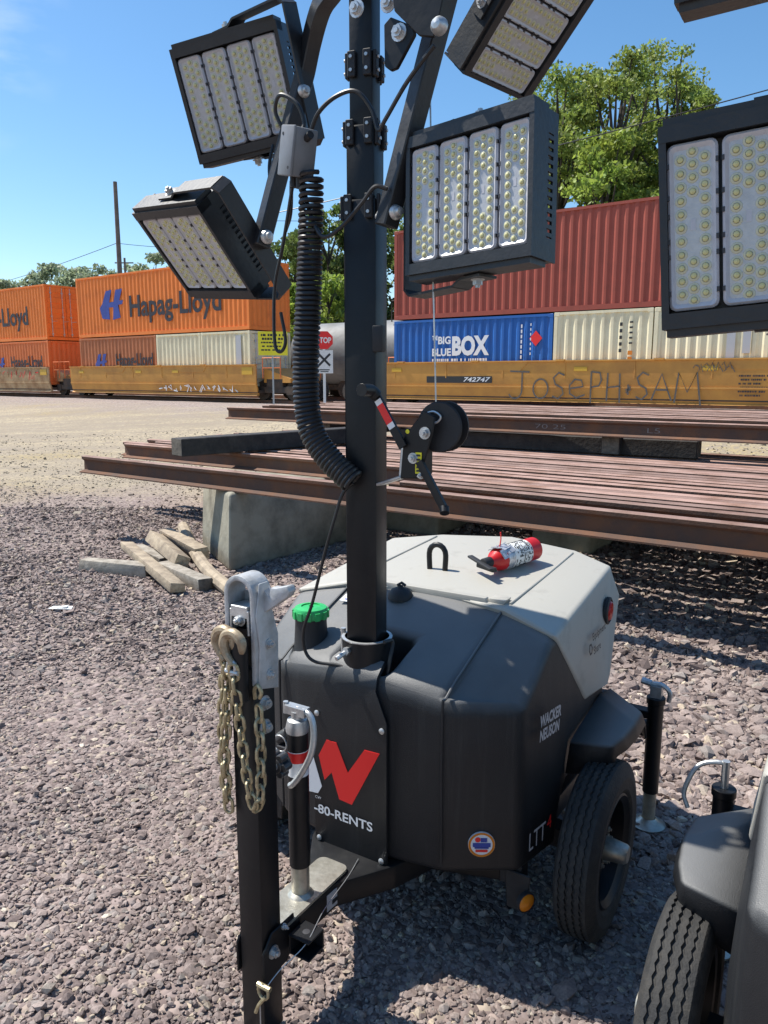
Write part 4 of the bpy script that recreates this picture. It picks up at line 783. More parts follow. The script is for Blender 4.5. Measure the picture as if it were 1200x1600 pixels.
    for sg in (1, -1):
        e.prism([(-.03, -.02), (.02, -.02), (.035, .012), (-.02, .012)], (sg * .255, .345, 1.0), X_, Z_, -.05)
        e.tube(smooth([(sg * .300, .36, 1.0005), (sg * .297, .7, 1.021), (sg * .292, .98, 1.0405)], 6), .005, 6)
    e.prism([(-.24, -.022), (.235, -.022), (.225, .012), (-.23, .012)], (0, .338, 1.0), X_, Z_, -.022); e.build('hood_lip', M['hood'], hd, bevel=.004, seg=2)
    e = G(); sd = Vector((-.012, 1, 0)).normalized(); yu = Vector((-.12, 0, 1)).normalized(); o_ = (.497, .575, .845)
    e.text('Equipment', (.4975, .565, .846), sd, yu, .150, .032, .012, lift=.009); e.text('Share', (.5025, .565, .808), sd, yu, .078, .026, .012, lift=.009)
    e.lathe([(.020, .010), (.013, .010)], (.4995, .532, .836), (1, .012, .12), 6); e.build('label', M['blackink'], hd)
    e = G()
    for sg in (1, -1): e.cut(); e.lathe([(.048, 0), (.048, .012), (.040, .016), (.038, .010)], (sg * .481, .79, .895), (sg, .07, 0), 24, 0); e.lathe([(.038, .010), (.03, .02), (0, .024)], (sg * .481, .79, .895), (sg, .07, 0), 24, 1)
    e.split('tail_light', [M['blackm'], M['redlens']], hd)
    e = G(); p0 = Vector((-.06, .55, 1.012)); e.tube([p0 + X_ * -.03, p0 + X_ * -.033 + Z_ * .05] + [p0 + Vector((.033 * math.cos(a), 0, .065 + .035 * math.sin(a))) for a in [math.pi * (1 - k / 8) for k in range(9)]] + [p0 + X_ * .033 + Z_ * .05, p0 + X_ * .03], .010, 10); e.box(p0 + Z_ * .0, (.085, .02, .012)); e.build('lifting_eye', M['black'], hd)
    # ---- filler, dome, collar
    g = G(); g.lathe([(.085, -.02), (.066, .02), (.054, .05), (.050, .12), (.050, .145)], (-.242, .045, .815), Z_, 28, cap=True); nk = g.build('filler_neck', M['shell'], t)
    g = G(); g.lathe([(.050, 0), (.0545, .003), (.0545, .024), (.050, .032), (.030, .036), (.030, .032), (0, .033)], (-.242, .045, .952), Z_, 36)
    for k in range(12): a = k * math.pi / 6; g.box((-.242 + .0535 * math.cos(a), .045 + .0535 * math.sin(a), .964), (.009, .016, .024), Matrix.Rotation(a, 3, 'Z'))
    g.cyl((-.242, .045, .984), (-.242, .045, .992), .006, 8); g.build('fuel_cap', M['green'], nk)
    g = G(); g.prism([(-.06, -.045), (.06, -.045), (.06, .045), (-.06, .045)], (-.20, .27, .968), X_, Vector((0, .95, .27)), .002, 0); g.prism([(-.06, .03), (.06, .03), (.06, .045), (-.06, .045)], (-.20, .27, .9705), X_, Vector((0, .95, .27)), .001, 1)
    for k in range(4): g.prism([(-.045, 0), (.05, 0), (.05, .006), (-.045, .006)], (-.20, .235 + .014 * k, .9605 + .004 * k), X_, Vector((0, .95, .27)), .001, 2)
    g.build('warning_sticker', [M['whiteink'], M['redink'], M['blueink']], sh)
    g = G(); g.lathe([(.042, -.01), (.040, .008), (.028, .022), (.012, .028), (.008, .034), (0, .036)], (-.065, .30, .986), Z_, 22); g.tube([(-.075, .30, 1.02), (-.06, .30, 1.03), (-.045, .30, 1.022)], .005, 6); g.build('vent_plug', M['blackm'], sh)
    g = G(); g.lathe([(.073, 0), (.073, .145), (.068, .145), (.068, .02)], (0, .0, .80), Z_, 40); g.build('mast_collar', M['black'], t)
    g = G(); g.lathe([(.0745, 0), (.0752, .003), (.066, .004)], (0, 0, .944), Z_, 40); g.cyl((-.02, -.075, .918), (-.03, -.115, .905), .007, 10); g.cyl((-.02, -.07, .918), (-.02, -.085, .92), .012, 6); g.cyl((-.078, -.01, .885), (-.078, -.01, .96), .008, 10); g.build('collar_bolt', M['galv'], t)
    # ---- mast: three telescoping square tubes with guide blocks
    rm = Matrix.Rotation(R(12), 3, 'Z'); mw = .093
    for k, (z0, z1, w) in enumerate(((.72, 2.16, mw), (2.0, 2.345, mw - .014), (2.2, 2.80, mw - .028))):
        g = G(); g.box((0, 0, (z0 + z1) / 2), (w, w, z1 - z0), rm); ms = g.build('mast_section', M['black'], t, bevel=.006, seg=2)
        if k < 2 or True:
            zz = (2.14, 2.325, 2.49)[k]; w2 = (mw, mw - .014, mw - .026)[k]; b = G(); sc = G()
            for a in range(4):
                m = Matrix.Rotation(R(12 + 90 * a), 3, 'Z')
                for s in (-1, 1):
                    b.cut(); b.box(m @ Vector((s * w2 * .32, -w2 / 2 - .005, zz)), (.022, .010, .062), m)
                    for dz in (-.016, .016): sc.cut(); q = m @ Vector((s * w2 * .32, -w2 / 2 - .011, zz + dz)); sc.cyl(q, q + m @ Vector((0, -.004, 0)), .0045, 8)
            b.split('guide_block', M['blackm'], ms, bevel=.002, seg=1); sc.split('screw', M['galv'], ms)
    g = G(); g.box((.062, -.03, 1.80), (.03, .03, .07), rm); g.build('mast_latch', M['blackm'], t, bevel=.004)
    # ---- chassis, axle, wheels, fenders, jacks
    g = G(); g.prism([(-.045, -.47), (.045, -.47), (.05, -.24), (.15, -.085), (.20, .05), (.42, .12), (.44, 1.0), (-.44, 1.0), (-.42, .12), (-.20, .05), (-.15, -.085), (-.05, -.24)], (0, 0, .225), X_, Y_, .075)
    g.box((0, .6, .45), (.9, .8, .14)); g.build('chassis', M['black'], t, bevel=.006, seg=2)
    g = G(); g.bar((-.55, .37, .27), (.55, .37, .27), .06, .06); g.build('axle', M['blackm'], t)
    g = G(); g.box((.051, -.24, .262), (.002, .085, .05), Matrix.Rotation(R(-3), 3, 'Z'), 0); g.box((.052, -.235, .255), (.002, .05, .012), None, 1); g.build('rating_plate', [M['greyink'], M['blackink']], t)
    g = G(); g.prism([(-.052, 0)] + arc(-.03, -.02 + .0, .022, 180, 270, 4) + arc(.026, -.02, .022, 270, 360, 4) + arc(.026, .238, .022, 0, 90, 4) + arc(-.03, .238, .022, 90, 180, 4), (0, -.43, .303), X_, Y_, .008); g.build('jack_plate', M['plate'], t)
    for sg in (-1, 1):
        hub = Vector((sg * .607, .372, .27)); ax = Vector((sg, 0, 0)); n = 128
        P0 = [(.168, -.045), (.185, -.058), (.225, -.060), (.255, -.053), (.2655, -.044)]; Z0 = [0] * 5
        for c in (-.031, -.0105, .0105, .031):
            P0 += [(.2695 - abs(c) * .06, c - .004), (.262, c - .0028), (.262, c + .0028), (.2695 - abs(c) * .06, c + .004)]; Z0 += [.0022] * 4
        P0 += [(.2655, .044), (.258, .049), (.252, .053), (.225, .060), (.222, .0612), (.216, .0612), (.213, .060), (.185, .058), (.168, .045)]; Z0 += [0] * 9
        g = G(); g.lathe(P0, hub, ax, n, zig=Z0)
        for k in range(64):                                   # sipes cut across the ribs
            a = 2 * math.pi * k / 64
        wh = g.build('wheel', M['rubber'], t, ang=32)
        g = G(); g.lathe([(.172, .051), (.166, .055), (.160, .048), (.150, .040), (.143, .0), (.120, -.004), (.105, .006), (.075, .010), (.062, .016), (.045, .016)], hub, ax, 48); g.lathe([(.172, -.051), (.16, -.048), (.143, 0)], hub, ax, 48); g.build('rim', M['black'], wh)
        g = G(); g.lathe([(.036, .010), (.034, .05), (.030, .085), (.024, .094), (0, .095)], hub, ax, 24)
        for k in range(5): a = 2 * math.pi * k / 5; g.hexbolt(hub + Vector((sg * .014, .057 * math.cos(a), .057 * math.sin(a))), ax, .009, .012)
        g.build('hub_cap', M['plate'], wh)
        # fender: lofted outline
        In = [(.502, .350, .490), (.508, .366, .592), (.510, .45, .612), (.510, .66, .640), (.510, .80, .610), (.505, .88, .48)]
        Ou = [(.612, .392, .500), (.628, .392, .594), (.645, .45, .606), (.655, .555, .612), (.648, .68, .600), (.635, .80, .47)]
        Lp = [(.620, .405, .488), (.640, .412, .556), (.658, .46, .562), (.668, .555, .566), (.660, .69, .556), (.64, .81, .45)]
        g = G(); k = len(In); g.add([(sg * a, b_, c) for q in (In, Ou, Lp) for a, b_, c in q], [(r * k + i, r * k + i + 1, (r + 1) * k + i + 1, (r + 1) * k + i) for r in (0, 1) for i in range(k - 1)])
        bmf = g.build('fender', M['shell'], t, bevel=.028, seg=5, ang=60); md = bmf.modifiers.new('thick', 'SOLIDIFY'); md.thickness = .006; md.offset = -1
        # amber marker lamp on its bracket
        g = G(); g.box((sg * .43, .13, .265), (.07, .05, .07)); g.prism([(-.03, -.10), (.03, -.10), (.04, .02), (-.04, .02)], (sg * .455, .10, .265), X_, Z_, .006); mk = g.build('marker_bracket', M['blackm'], t, bevel=.004, seg=1)
        g = G(); g.lathe([(.030, 0), (.030, .012), (.027, .014)], (sg * .482, .085, .212), (sg * .86, -.5, 0), 24, 0); g.lathe([(.027, .012), (.018, .019), (0, .021)], (sg * .482, .085, .212), (sg * .86, -.5, 0), 24, 1); g.build('marker_lamp', [M['blackm'], M['amber']], mk)
        # rear jack
        jx, jy = sg * .625, 1.0
        g = G(); g.cyl((jx, jy, .15), (jx, jy, .505), .029, 22); g.cyl((jx, jy, .505), (jx, jy, .53), .034, 22); g.box((sg * .53, jy, .40), (.17, .05, .05)); g.box((sg * .565, jy, .46), (.10, .045, .03)); jk = g.build('rear_jack', M['black'], t, bevel=.002, seg=1, ang=40)
        g = G(); g.cyl((jx, jy, .015), (jx, jy, .16), .024, 20); g.lathe([(0, .008), (.062, .012), (.064, .02), (.04, .03), (.026, .045)], (jx, jy, .0), Z_, 26); g.build('jack_leg', M['plate'], jk)
        g = G()
        if sg > 0: g.tube(smooth([(jx + .045, jy - .0, .52), (jx + .047, jy, .555), (jx + .02, jy, .580), (jx - .02, jy, .578)], 4), .009, 8); g.cyl((jx - .02, jy, .578), (jx - .055, jy, .584), .013, 10); g.box((jx, jy, .552), (.04, .034, .045))
        else: g.tube(smooth([(jx, jy, .54), (jx, jy, .60), (jx - .05, jy - .01, .598), (jx - .08, jy - .03, .575), (jx - .10, jy - .05, .51), (jx - .085, jy - .06, .47)], 4), .007, 8); g.cyl((jx, jy, .53), (jx, jy, .612), .011, 10)
        g.build('jack_crank', M['galv'], jk)
    # ---- folded tongue with coupler
    ty = -.5
    g = G(); g.box((0, ty, .53), (.074, .074, 1.00)); tb = g.build('tongue_bar', M['black'], t, bevel=.005, seg=2)
    g = G()
    for sg in (-1, 1): g.cut(); g.prism([(ty - .045, .20), (ty + .05, .205), (ty + .09, .26), (ty + .08, .325), (ty - .01, .325), (ty - .045, .285)], (sg * .040 - (.006 if sg < 0 else 0), 0, 0), Y_, Z_, .006)
    g.split('hinge_plate', M['black'], t, bevel=.003, seg=1)
    g = G(); g.cut(); g.hexbolt((.047, ty - .008, .272), X_, .012, .01); g.cut(); g.cyl((-.06, ty - .008, .272), (-.038, ty - .008, .272), .012, 6); g.cut(); g.hexbolt((.046, ty + .035, .315), X_, .006, .008); g.cut(); g.hexbolt((.0375, ty - .005, .935), X_, .013, .012); g.cut(); g.hexbolt((.0375, ty - .005, .875), X_, .013, .012); g.split('hinge_bolt', M['galv'], t)
    g = G(); g.box((.088, ty + .075, .288), (.065, .065, .005)); g.box((.088, ty + .075, .238), (.065, .065, .005)); g.box((.058, ty + .075, .263), (.005, .065, .05)); g.box((.088, ty + .105, .263), (.065, .005, .05)); g.lathe([(.010, 0), (0, .001)], (.088, ty + .075, .2905), Z_, 12, 1); g.build('pin_holder', [M['black'], M['slot']], t, bevel=.001, seg=1)
    g = G(); g.cut(); g.tube(smooth([(.045, -.12, .305), (.062, -.2, .30), (.082, -.34, .295), (.11, ty + .045, .285), (.072, ty - .01, .235), (.055, ty - .055, .20)], 6), .0013, 5); g.cut(); g.tube(smooth([(.04, ty - .055, .15), (.045, ty - .06, .07), (.047, ty - .06, -.0)], 6), .002, 5); g.split('safety_wire', M['galv'], t)
    g = G(); g.tube([(.052 + .016 * math.cos(a), ty - .055, 1.0 * .195 + .02 * math.sin(a)) for a in [2 * math.pi * k / 12 for k in range(12)]], .004, 6, closed=True); g.cyl((.035, ty - .055, .21), (.075, ty - .055, .21), .007, 8); g.tube(smooth([(.06, ty - .055, .185), (.04, ty - .06, .155), (.03, ty - .06, .13)], 4), .005, 6); g.build('lynch_pin', M['zinc'], t)
    # coupler: a cast channel standing upright
    g = G(); ou = [(-.042, .99)] + [(-.042, 1.205)] + arc(.004, 1.205, .046, 180, 0, 14) + [(.050, .99)]; inn = [(.037, .99), (.037, 1.205)] + arc(.004, 1.205, .033, 0, 180, 14) + [(-.029, .99)]
    g.prism(ou + inn, (0, ty + .018, 0), X_, Z_, .062); g.prism([(-.03, .99), (.038, .99), (.038, 1.20), (-.03, 1.20)], (0, ty + .018, 0), X_, Z_, .006)
    g.prism([(ty - .040, .985), (ty + .030, .965), (ty + .034, 1.10), (ty + .010, 1.18), (ty + .002, 1.235), (ty - .028, 1.235), (ty - .042, 1.16), (ty - .032, 1.08)], (.050, 0, 0), Y_, Z_, .005)
    cp = g.build('coupler', M['cast'], t, bevel=.003, seg=2, ang=40)
    g = G(); g.prism([(.05, -.03), (.085, -.006), (.122, .020), (.130, .034), (.122, .046), (.088, .036), (.075, .036), (.068, .012), (.05, .034)], (.0, ty + .012, 1.190), X_, Z_, .026); g.build('coupler_lever', M['cast'], cp, bevel=.003, seg=2)
    g = G(); g.box((.004, ty - .02, 1.165), (.05, .05, .028)); g.box((-.022, ty - .03, 1.14), (.006, .03, .06)); g.box((.03, ty - .03, 1.14), (.006, .03, .06)); g.hexbolt((.004, ty - .04, 1.145), -Y_, .011, .012); g.build('ball_clamp', M['galv'], cp, bevel=.002, seg=1)
    g = G(); g.cut(); g.hexbolt((.055, ty - .002, 1.085), X_, .009, .008); g.cut(); g.hexbolt((.055, ty - .002, 1.01), X_, .009, .008); g.split('coupler_bolt', M['galv'], cp)
    g = G(); g.cyl((.018, ty - .062, .96), (.018, ty - .062, 1.105), .020, 18); g.box((.004, ty + .0, 1.06), (.06, .06, .12)); g.build('coupler_tube', M['black'], cp)
    # hooks and chains
    g = G()
    for cx, cy in ((.012, ty - .085), (-.022, ty - .075)):
        g.cut(); g.tube(smooth([(cx + .035, cy, 1.085), (cx + .034, cy, 1.112), (cx + .012, cy, 1.128), (cx - .012, cy, 1.12), (cx - .02, cy, 1.10), (cx - .012, cy, 1.075), (cx + .006, cy, 1.055)], 5), [.006, .008, .0095, .0105, .011, .0115, .012, .012, .012, .012] + [.012] * 12 + [.0115, .011, .010, .0095, .009, .009, .008, .008, .008], 10)
    g.split('safety_hook', M['hook'], t)
    g = G(); g.tube([(.014 + .012 * math.cos(a), ty - .085, 1.045 + .016 * math.sin(a)) for a in [2 * math.pi * k / 12 for k in range(12)]], .005, 7, closed=True); g.cyl((-.004, ty - .085, 1.035), (.034, ty - .085, 1.035), .006, 8); g.build('shackle', M['galv'], t)
    g = G(); chain(g, [(.020, ty - .085, 1.035), (.020, ty - .07, .90), (.030, ty - .065, .78), (.042, ty - .06, .705), (.054, ty - .058, .695), (.066, ty - .058, .74), (.068, ty - .055, .86), (.060, ty - .05, .965)]); g.build('safety_chain', M['zinc'], t)
    g = G(); chain(g, [(-.015, ty - .075, 1.06), (-.028, ty - .06, .93), (-.046, ty - .055, .80), (-.046, ty - .05, .665)]); chain(g, [(-.030, ty - .06, 1.05), (-.052, ty - .05, .93), (-.06, ty - .048, .80), (-.055, ty - .048, .68)]); g.build('safety_chain', M['zinc'], t)
    g = G(); g.tube(smooth([(.064, ty - .05, .97), (.070, ty - .05, .985), (.06, ty - .05, 1.0), (.045, ty - .045, .985), (.042, ty - .04, .96)], 4), .005, 7); g.build('chain_clip', M['zinc'], t)
    # ---- tongue jack
    jy = -.335
    g = G(); g.cyl((0, jy, .40), (0, jy, .785), .0285, 26); jk = g.build('tongue_jack', M['black'], t)
    g = G(); g.cyl((0, jy, .311), (0, jy, .402), .025, 24); g.lathe([(.036, 0), (.030, .006), (.025, .010)], (0, jy, .311), Z_, 24); g.build('jack_tube', M['plate'], jk)
    g = G(); g.lathe([(.0295, .0), (.031, .012), (.026, .034), (.016, .038), (0, .04)], (0, jy, .783), Z_, 22); g.box((.0, jy, .842), (.066, .026, .022)); g.cyl((0, jy, .80), (0, jy, .84), .016, 14); g.cyl((-.037, jy, .826), (-.037, jy, .858), .007, 8)
    g.tube(smooth([(.0, jy, .845), (.045, jy - .004, .84), (.062, jy - .01, .80), (.060, jy - .02, .745), (.036, jy - .03, .69), (.012, jy - .035, .655), (.0, jy - .035, .645)], 6), .0085, 9); g.build('jack_crank', M['galv'], jk)
    g = G()
    a0 = [R(-115 + 12 * k) for k in range(15)]; g.add([(.0291 * math.cos(a), jy + .0291 * math.sin(a), z) for z in (.665, .735) for a in a0], [(i, i + 1, 16 + i, 15 + i) for i in range(14)], 0); g.add([(.0294 * math.cos(a), jy + .0294 * math.sin(a), z) for z in (.705, .733) for a in a0], [(i, i + 1, 16 + i, 15 + i) for i in range(14)], 1); g.build('jack_label', [M['whiteink'], M['redink']], jk)
    g = G(); kn = T(441, 1190, 1, jy - .065); g.cyl(kn, kn - Y_ * .03, .020, 16)
    for k in range(6): a = math.pi * k / 3; c = kn + Vector((.024 * math.cos(a), 0, .024 * math.sin(a))); g.cyl(c, c - Y_ * .028, .0115, 12)
    g.cyl(kn + Y_ * .01, kn - Y_ * .002, .022, 16); g.box((-.03, jy, .72), (.05, .04, .035)); g.cyl((-.06, jy, .745), (-.03, jy, .77), .018, 12); kb = g.build('clamp_knob', pmat('knob_plastic', (.045, .045, .048), .32), jk, bevel=.002, seg=1)
    g = G(); g.cyl(kn - Y_ * .03, kn - Y_ * .035, .010, 12); g.tube([(-.035 + .022 * math.cos(a), jy - .03, .752 + .022 * math.sin(a)) for a in [2 * math.pi * k / 16 for k in range(16)]], .002, 5, closed=True); g.build('knob_screw', M['galv'], kb)
    # ---- winch
    wy = -.055
    g = G(); g.prism([(.165, 1.435), (.225, 1.44), (.262, 1.56), (.268, 1.60), (.235, 1.615), (.175, 1.545)], (0, wy - .03, 0), X_, Z_, .006); g.box((.20, wy - .0, 1.49), (.06, .05, .09)); wn = g.build('winch', M['black'], t, bevel=.003, seg=1)
    g = G(); g.lathe([(0, 0), (.062, 0), (.0655, .006), (.0655, .012), (.06, .012), (.03, .012), (.03, .04), (.06, .04), (.0655, .046), (.062, .05), (0, .05)], (.262, wy + .045, 1.572), -Y_, 40); g.build('winch_drum', M['blackm'], wn)
    g = G(); g.bar((.098, wy - .045, 1.650), (.180, wy - .045, 1.520), .024, .007, Y_); g.tube(smooth([(.098, wy - .045, 1.650), (.09, wy - .06, 1.664), (.088, wy - .10, 1.666)], 3), .017, 12); g.bar((.226, wy - .04, 1.485), (.300, wy - .045, 1.372), .020, .012, Y_); g.cyl((.300, wy - .04, 1.372), (.306, wy - .05, 1.358), .013, 10); g.build('winch_crank', M['black'], wn, bevel=.003, seg=1)
    g = G(); g.bar((.104, wy - .0495, 1.640), (.150, wy - .0495, 1.568), .020, .0015, Y_, 0); g.bar((.112, wy - .0505, 1.628), (.142, wy - .0505, 1.581), .020, .0015, Y_, 1); g.box((.222, wy - .038, 1.495), (.018, .0015, .025), None, 2); g.box((.222, wy - .038, 1.465), (.018, .0015, .025), None, 2)
    for z in (1.500, 1.489, 1.469, 1.460): g.box((.222, wy - .0395, z), (.011, .0012, .005), None, 3)
    g.lathe([(.006, 0), (0, .001)], (.188, wy - .037, 1.560), -Y_, 10, 2); g.build('winch_label', [M['whiteink'], M['redink'], M['yellowsign'], M['blackink']], wn)
    g = G()
    for q_ in ((.240, wy - .037, 1.558, .011), (.206, wy - .037, 1.492, .010), (.230, wy - .037, 1.448, .006)): g.cut(); g.hexbolt(q_[:3], -Y_, q_[3], .009)
    g.split('winch_bolt', M['galv'], wn); g = G(); g.tube(smooth([(.215, wy - .012, 1.575), (.222, wy - .014, 1.60), (.25, wy - .014, 1.612), (.272, wy - .014, 1.60), (.262, wy - .014, 1.585), (.235, wy - .014, 1.580)], 5), .003, 6); g.build('cable_end', M['galv'], wn)
    g = G(); g.bar((.06, wy + .03, 1.405), (.150, wy + .01, 1.435), .03, .008); g.bar((.150, wy + .01, 1.432), (.158, wy + .01, 1.525), .03, .008, Y_); g.build('winch_mount', M['galv'], wn, bevel=.002, seg=1)
    g = G(); g.tube([(.246, wy + .01, 1.61), (.238, wy + .0, 1.95), (.20, wy + .03, 2.66)], .0022, 5); g.build('winch_cable', M['galv'], t)
    # ---- head: cross bar, two lamp bars, hinge plates
    def sqbar(pts, w, nm):
        g = G(); pts = [Vector(p) for p in pts]; vs = []; n = len(pts)
        for i, p in enumerate(pts):
            tt = (pts[min(i + 1, n - 1)] - pts[max(i - 1, 0)]).normalized(); s_ = tt.cross(Vector((-.40, -1, 0)).normalized()).normalized(); u_ = s_.cross(tt)
            for a, b_ in ((-1, -1), (1, -1), (1, 1), (-1, 1)): vs.append(p + (s_ * a + u_ * b_) * w / 2)
        g.add(vs, [(4 * i + j, 4 * i + (j + 1) % 4, 4 * i + 4 + (j + 1) % 4, 4 * i + 4 + j) for i in range(n - 1) for j in range(4)] + [(3, 2, 1, 0), (4 * n - 4, 4 * n - 3, 4 * n - 2, 4 * n - 1)])
        return g.build(nm, M['coat'], t, bevel=.003, seg=1, ang=25)
    sqbar([(-.402, .035, 2.085), (-.315, .145, 2.56)] + smooth([(-.31, .15, 2.585), (-.275, .14, 2.665), (-.21, .10, 2.72), (-.13, .05, 2.73), (-.01, -.06, 2.72)], 4), .046, 'lamp_bar')
    sqbar([(.112, -.075, 2.075), (.175, -.06, 2.30), (.285, -.03, 2.70)], .046, 'lamp_bar')
    g = G()
    for p_, r_ in (((-.397, .042, 2.11), .021), ((-.322, .135, 2.525), .019), ((.120, -.073, 2.105), .019)):
        for s_ in (-1, 1): q = Vector(p_) + Vector((.93, -.36, 0)) * .024 * s_; g.cut(); g.lathe([(r_, 0), (r_, .004), (r_ * .8, .012), (r_ * .55, .014), (r_ * .5, .024), (0, .025)], q, Vector((.93, -.36, 0)) * s_, 16)
    g.split('bar_bolt', M['galv'], t)
    sqbar([(-.03, -.085, 2.69), (.17, -.085, 2.69)], .05, 'cross_bar')
    g = G(); pp = lambda *q: [(T(a, b_, 1, -.11).x, T(a, b_, 1, -.11).z) for a, b_ in q]
    g.prism(pp((602, 40), (612, 28), (648, 42), (650, 55), (622, 108), (612, 112), (603, 105))[::-1], (0, -.105, 0), X_, Z_, .012); g.prism(pp((618, -10), (700, -10), (692, 30), (683, 62), (660, 60), (622, 22))[::-1], (0, -.118, 0), X_, Z_, .010); hp = g.build('hinge_plate', M['black'], t, bevel=.002, seg=1)
    g = G()
    for px, py, y in ((624, 51, -.117), (558, 14, -.112), (607, 6, -.112)): q = T(px, py, 1, y); g.cut(); g.hexbolt(q, -Y_, .014, .012)
    q = T(688, 42, 1, -.13); g.cut(); g.lathe([(.02, 0), (.019, .012), (.011, .024), (0, .026)], q, -Y_, 14); g.split('head_bolt', M['galv'], hp)
    # ---- junction box, cables, spring cable
    g = G(); ja = Vector((-.085, -.02, -.10)).normalized(); c = Vector((-.135, -.11, 2.278)); jm = Matrix((Vector((.93, -.36, 0)), Vector((0, 0, 1)).cross(Vector((.93, -.36, 0))), Z_)).transposed() @ Matrix.Rotation(R(14), 3, 'Y')
    g.box(c, (.066, .066, .118), jm); g.box(c + jm @ Vector((-.0, -.036, 0)), (.070, .010, .122), jm); jb = g.build('junction_box', pmat('box_grey', (.20, .205, .215), .45, 0, .15, 20), t, bevel=.004, seg=2)
    g = G()
    for sx_, sz_ in ((-.02, .04), (.02, -.04)): g.cut(); q = c + jm @ Vector((sx_, -.039, sz_)); g.cyl(q, q + jm @ Vector((0, -.003, 0)), .004, 8)
    for dx in (-.016, .016): g.cut(); q = c + jm @ Vector((dx, 0, -.058)); g.cyl(q, q - Z_ * .028, .011, 10)
    g.cut(); g.cyl(c + jm @ Vector((.03, 0, .035)), c + jm @ Vector((.05, 0, .045)), .010, 10); g.split('cable_gland', M['blackm'], jb)
    rcb = .0055
    def cable(pts, r=rcb, nm='cable'): g = G(); g.tube(smooth(pts, 8), r, 8); return g.build(nm, M['cable'], t)
    cable([(-.105, -.10, 2.325), (-.07, -.11, 2.365), (-.012, -.115, 2.392), (.046, -.11, 2.395), (.085, -.10, 2.35), (.105, -.10, 2.30), (.13, -.105, 2.32), (.193, -.11, 2.39), (.27, -.12, 2.45)])
    cable([(-.23, -.06, 2.365), (-.245, -.07, 2.41), (-.215, -.085, 2.44), (-.16, -.085, 2.41), (-.14, -.08, 2.36), (-.15, -.09, 2.33)])
    cable([(.131, -.10, 2.159), (.10, -.11, 2.165), (.064, -.115, 2.129), (.0, -.12, 2.075), (-.055, -.12, 2.06), (-.10, -.11, 2.12), (-.135, -.10, 2.21)])
    if near:
        cable([(-.43, .14, 2.40), (-.43, .12, 2.33), (-.40, .09, 2.22), (-.375, .03, 2.12)])
        cable([(-.165, -.10, 2.21), (-.22, -.08, 2.06), (-.27, -.06, 1.95), (-.275, -.06, 1.80), (-.255, -.06, 1.77), (-.235, -.06, 1.80), (-.25, -.06, 1.88)], .005)
        cable([(-.17, -.10, 2.215), (-.20, -.07, 2.14), (-.235, -.05, 2.10)])
    cl = [Vector(p) for p in smooth([(-.103, -.10, 2.225), (-.108, -.10, 2.10), (-.113, -.10, 2.01), (-.122, -.10, 1.88), (-.132, -.10, 1.75), (-.131, -.10, 1.62), (-.110, -.10, 1.54), (-.06, -.095, 1.475), (.012, -.085, 1.415)], 12)]
    Ls = [0]
    for a, b_ in zip(cl[:-1], cl[1:]): Ls.append(Ls[-1] + (b_ - a).length)
    tot = Ls[-1]; hel = []; ph = 0; K = 1500
    for k in range(K + 1):
        s_ = tot * k / K; i = max(0, min(len(cl) - 2, int(np.searchsorted(Ls, s_)) - 1)); f = (s_ - Ls[i]) / max(1e-9, Ls[i + 1] - Ls[i]); c_ = cl[i].lerp(cl[i + 1], f); tt = (cl[i + 1] - cl[i]).normalized()
        u_ = tt.cross(Y_).normalized(); v_ = tt.cross(u_); fr = s_ / tot; pit = .0175 - .0045 * min(1, fr / .25); ph += 2 * math.pi * (tot / K) / pit; rr = .027 + .0045 * min(1, fr * 2)
        hel.append(c_ + (u_ * math.cos(ph) + v_ * math.sin(ph)) * rr)
    g = G(); g.tube(hel, .0064, 6); g.build('spring_cable', M['cable'], t)
    cable([(.012, -.085, 1.412), (-.02, -.09, 1.38), (-.045, -.10, 1.30), (-.071, -.105, 1.215), (-.115, -.11, 1.06), (-.150, -.11, .97), (-.150, -.105, .905), (-.12, -.10, .875), (-.06, -.075, .868), (-.0, -.06, .862)], .005)
    cable([(.078, -.03, .95), (.088, .0, .945), (.092, -.02, .90), (.088, -.035, .84), (.075, -.045, .80)], .006)
    for lp in lamps: floodlight(t, *lp)
    return t
A_L = ((-.553, .121, 2.558), ((.947, -.057, .315), (.287, -.284, -.915), (.142, .957, -.252)), 1, 1, -24)
B_L = ((-.684, .047, 2.09), ((.983, -.061, -.174), (-.169, -.672, -.721), (-.073, .738, -.671)), 1)
C_L = ((.357, -.107, 2.117), ((.988, -.033, -.15), (-.148, .058, -.987), (.041, .998, .053)), -1, 1, -12)
D_L = ((.376, .18, 2.56), ((.689, -.238, .684), (-.156, -.971, -.181), (.707, .018, -.707)), 1, .83)
light_tower('whole black and grey towable light tower, mast raised, in the middle of the photo', TM, -TH, [A_L, B_L, C_L, D_L])
def nb(p): return TM + TX * p[0] + TY * p[1] + Z_ * p[2]
NO = Vector((1.566, -.555, 0))
E_L = ((1.043 - 1.566, -.39 + .555, 1.955), ((.992, -.075, .10), (.10, -.03, -.992), (.078, .997, -.02)), 1)
q = T(1035, 42, 1, -.42); F_L = ((q.x + .178 - NO.x, -.42 - NO.y + .03, q.z + .215), ((.99, -.06, .10), (.10, -.15, -.98), (.05, .985, -.15)), 1)
G_L = ((.36, -.10, 2.1), C_L[1], -1); D2 = D_L
light_tower('second light tower cut off by the right edge of the photo, lamps and fender showing', nb(NO), -TH, [E_L, F_L, G_L, D2], False)

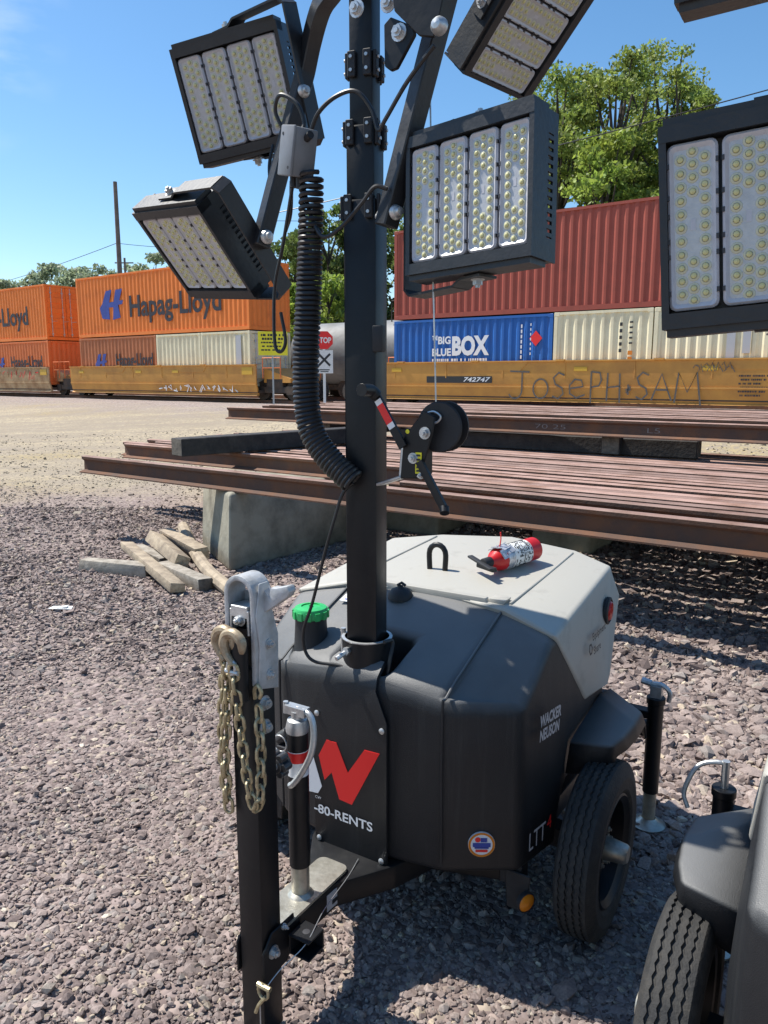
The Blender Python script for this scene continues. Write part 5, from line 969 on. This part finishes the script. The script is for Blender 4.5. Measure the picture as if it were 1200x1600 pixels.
# ------------------------------------------------------------------ fire extinguisher on the hood
ex = thing('fire_extinguisher', 'red fire extinguisher with torn white label and black handle, lying on the grey hood', 'fire extinguisher', nb((.175, .705, 1.026)), -TH)
ax = Vector((.30, .95, .055)).normalized(); p0 = Vector((-.040, -.105, .042)); rr = .042
g = G(); g.lathe([(.016, -.03), (.020, -.012), (.034, .006), (.040, .018), (rr, .034), (rr, .205), (.042, .217), (.035, .223), (0, .225)], p0, ax, 32); cy = g.build('cylinder', M['red'], ex)
g = G(); g.lathe([(rr + .0008, .07), (rr + .0008, .165)], p0, ax, 32, 0)
u = ax.cross(Z_).normalized(); w = u.cross(ax)
rs = random.Random(5)
for row in range(11):
    a = 0
    while a < 6.1:
        da = rs.uniform(.05, .34); h = .076 + row * .0082; n_ = u * math.cos(a + da / 2) + w * math.sin(a + da / 2)
        if rs.random() < .72: g.bar(p0 + ax * h + n_ * (rr + .0014), p0 + ax * (h + (.0055 if row in (2, 3, 8) else .0032)) + n_ * (rr + .0014), da * rr * .9, .0008, n_, 1)
        a += da + rs.uniform(.03, .12)
g.build('label', [M['paper'], M['blackink']], cy)
g = G(); g.lathe([(rr + .001, .036), (rr + .0025, .052), (rr + .001, .07)], p0, ax, 14, 0)
for k in range(9):
    a = rs.uniform(.3, 3.0); n_ = u * math.cos(a) + w * math.sin(a); q = p0 + ax * rs.uniform(.015, .07) + n_ * (rr + .002); g.prism([(-.02, -.012), (.016, -.016), (.022, .012), (-.012, .016)], q, ax + n_ * rs.uniform(-.3, .3), ax.cross(n_), .002, 0)
g.build('torn_tape', M['tape'], cy)
g = G(); b = p0 - ax * .03; g.cyl(p0 - ax * .01, p0 - ax * .055, .019, 14); g.bar(b - u * .035 - ax * .01 - Z_ * .012, b + u * .05 - ax * .02 - Z_ * .014, .022, .016); g.bar(b - u * .075 - ax * .012 + Z_ * .012, b + u * .06 - ax * .045 - Z_ * .005, .022, .009); g.build('valve_handle', M['blackm'], ex, bevel=.004, seg=2)
g = G(); g.tube(smooth([p0 + ax * .03 + Z_ * .045, p0 + ax * .035 + Z_ * .07, p0 + ax * .032 + Z_ * .095], 4), .0022, 6); g.build('pull_tie', M['redink'], ex)
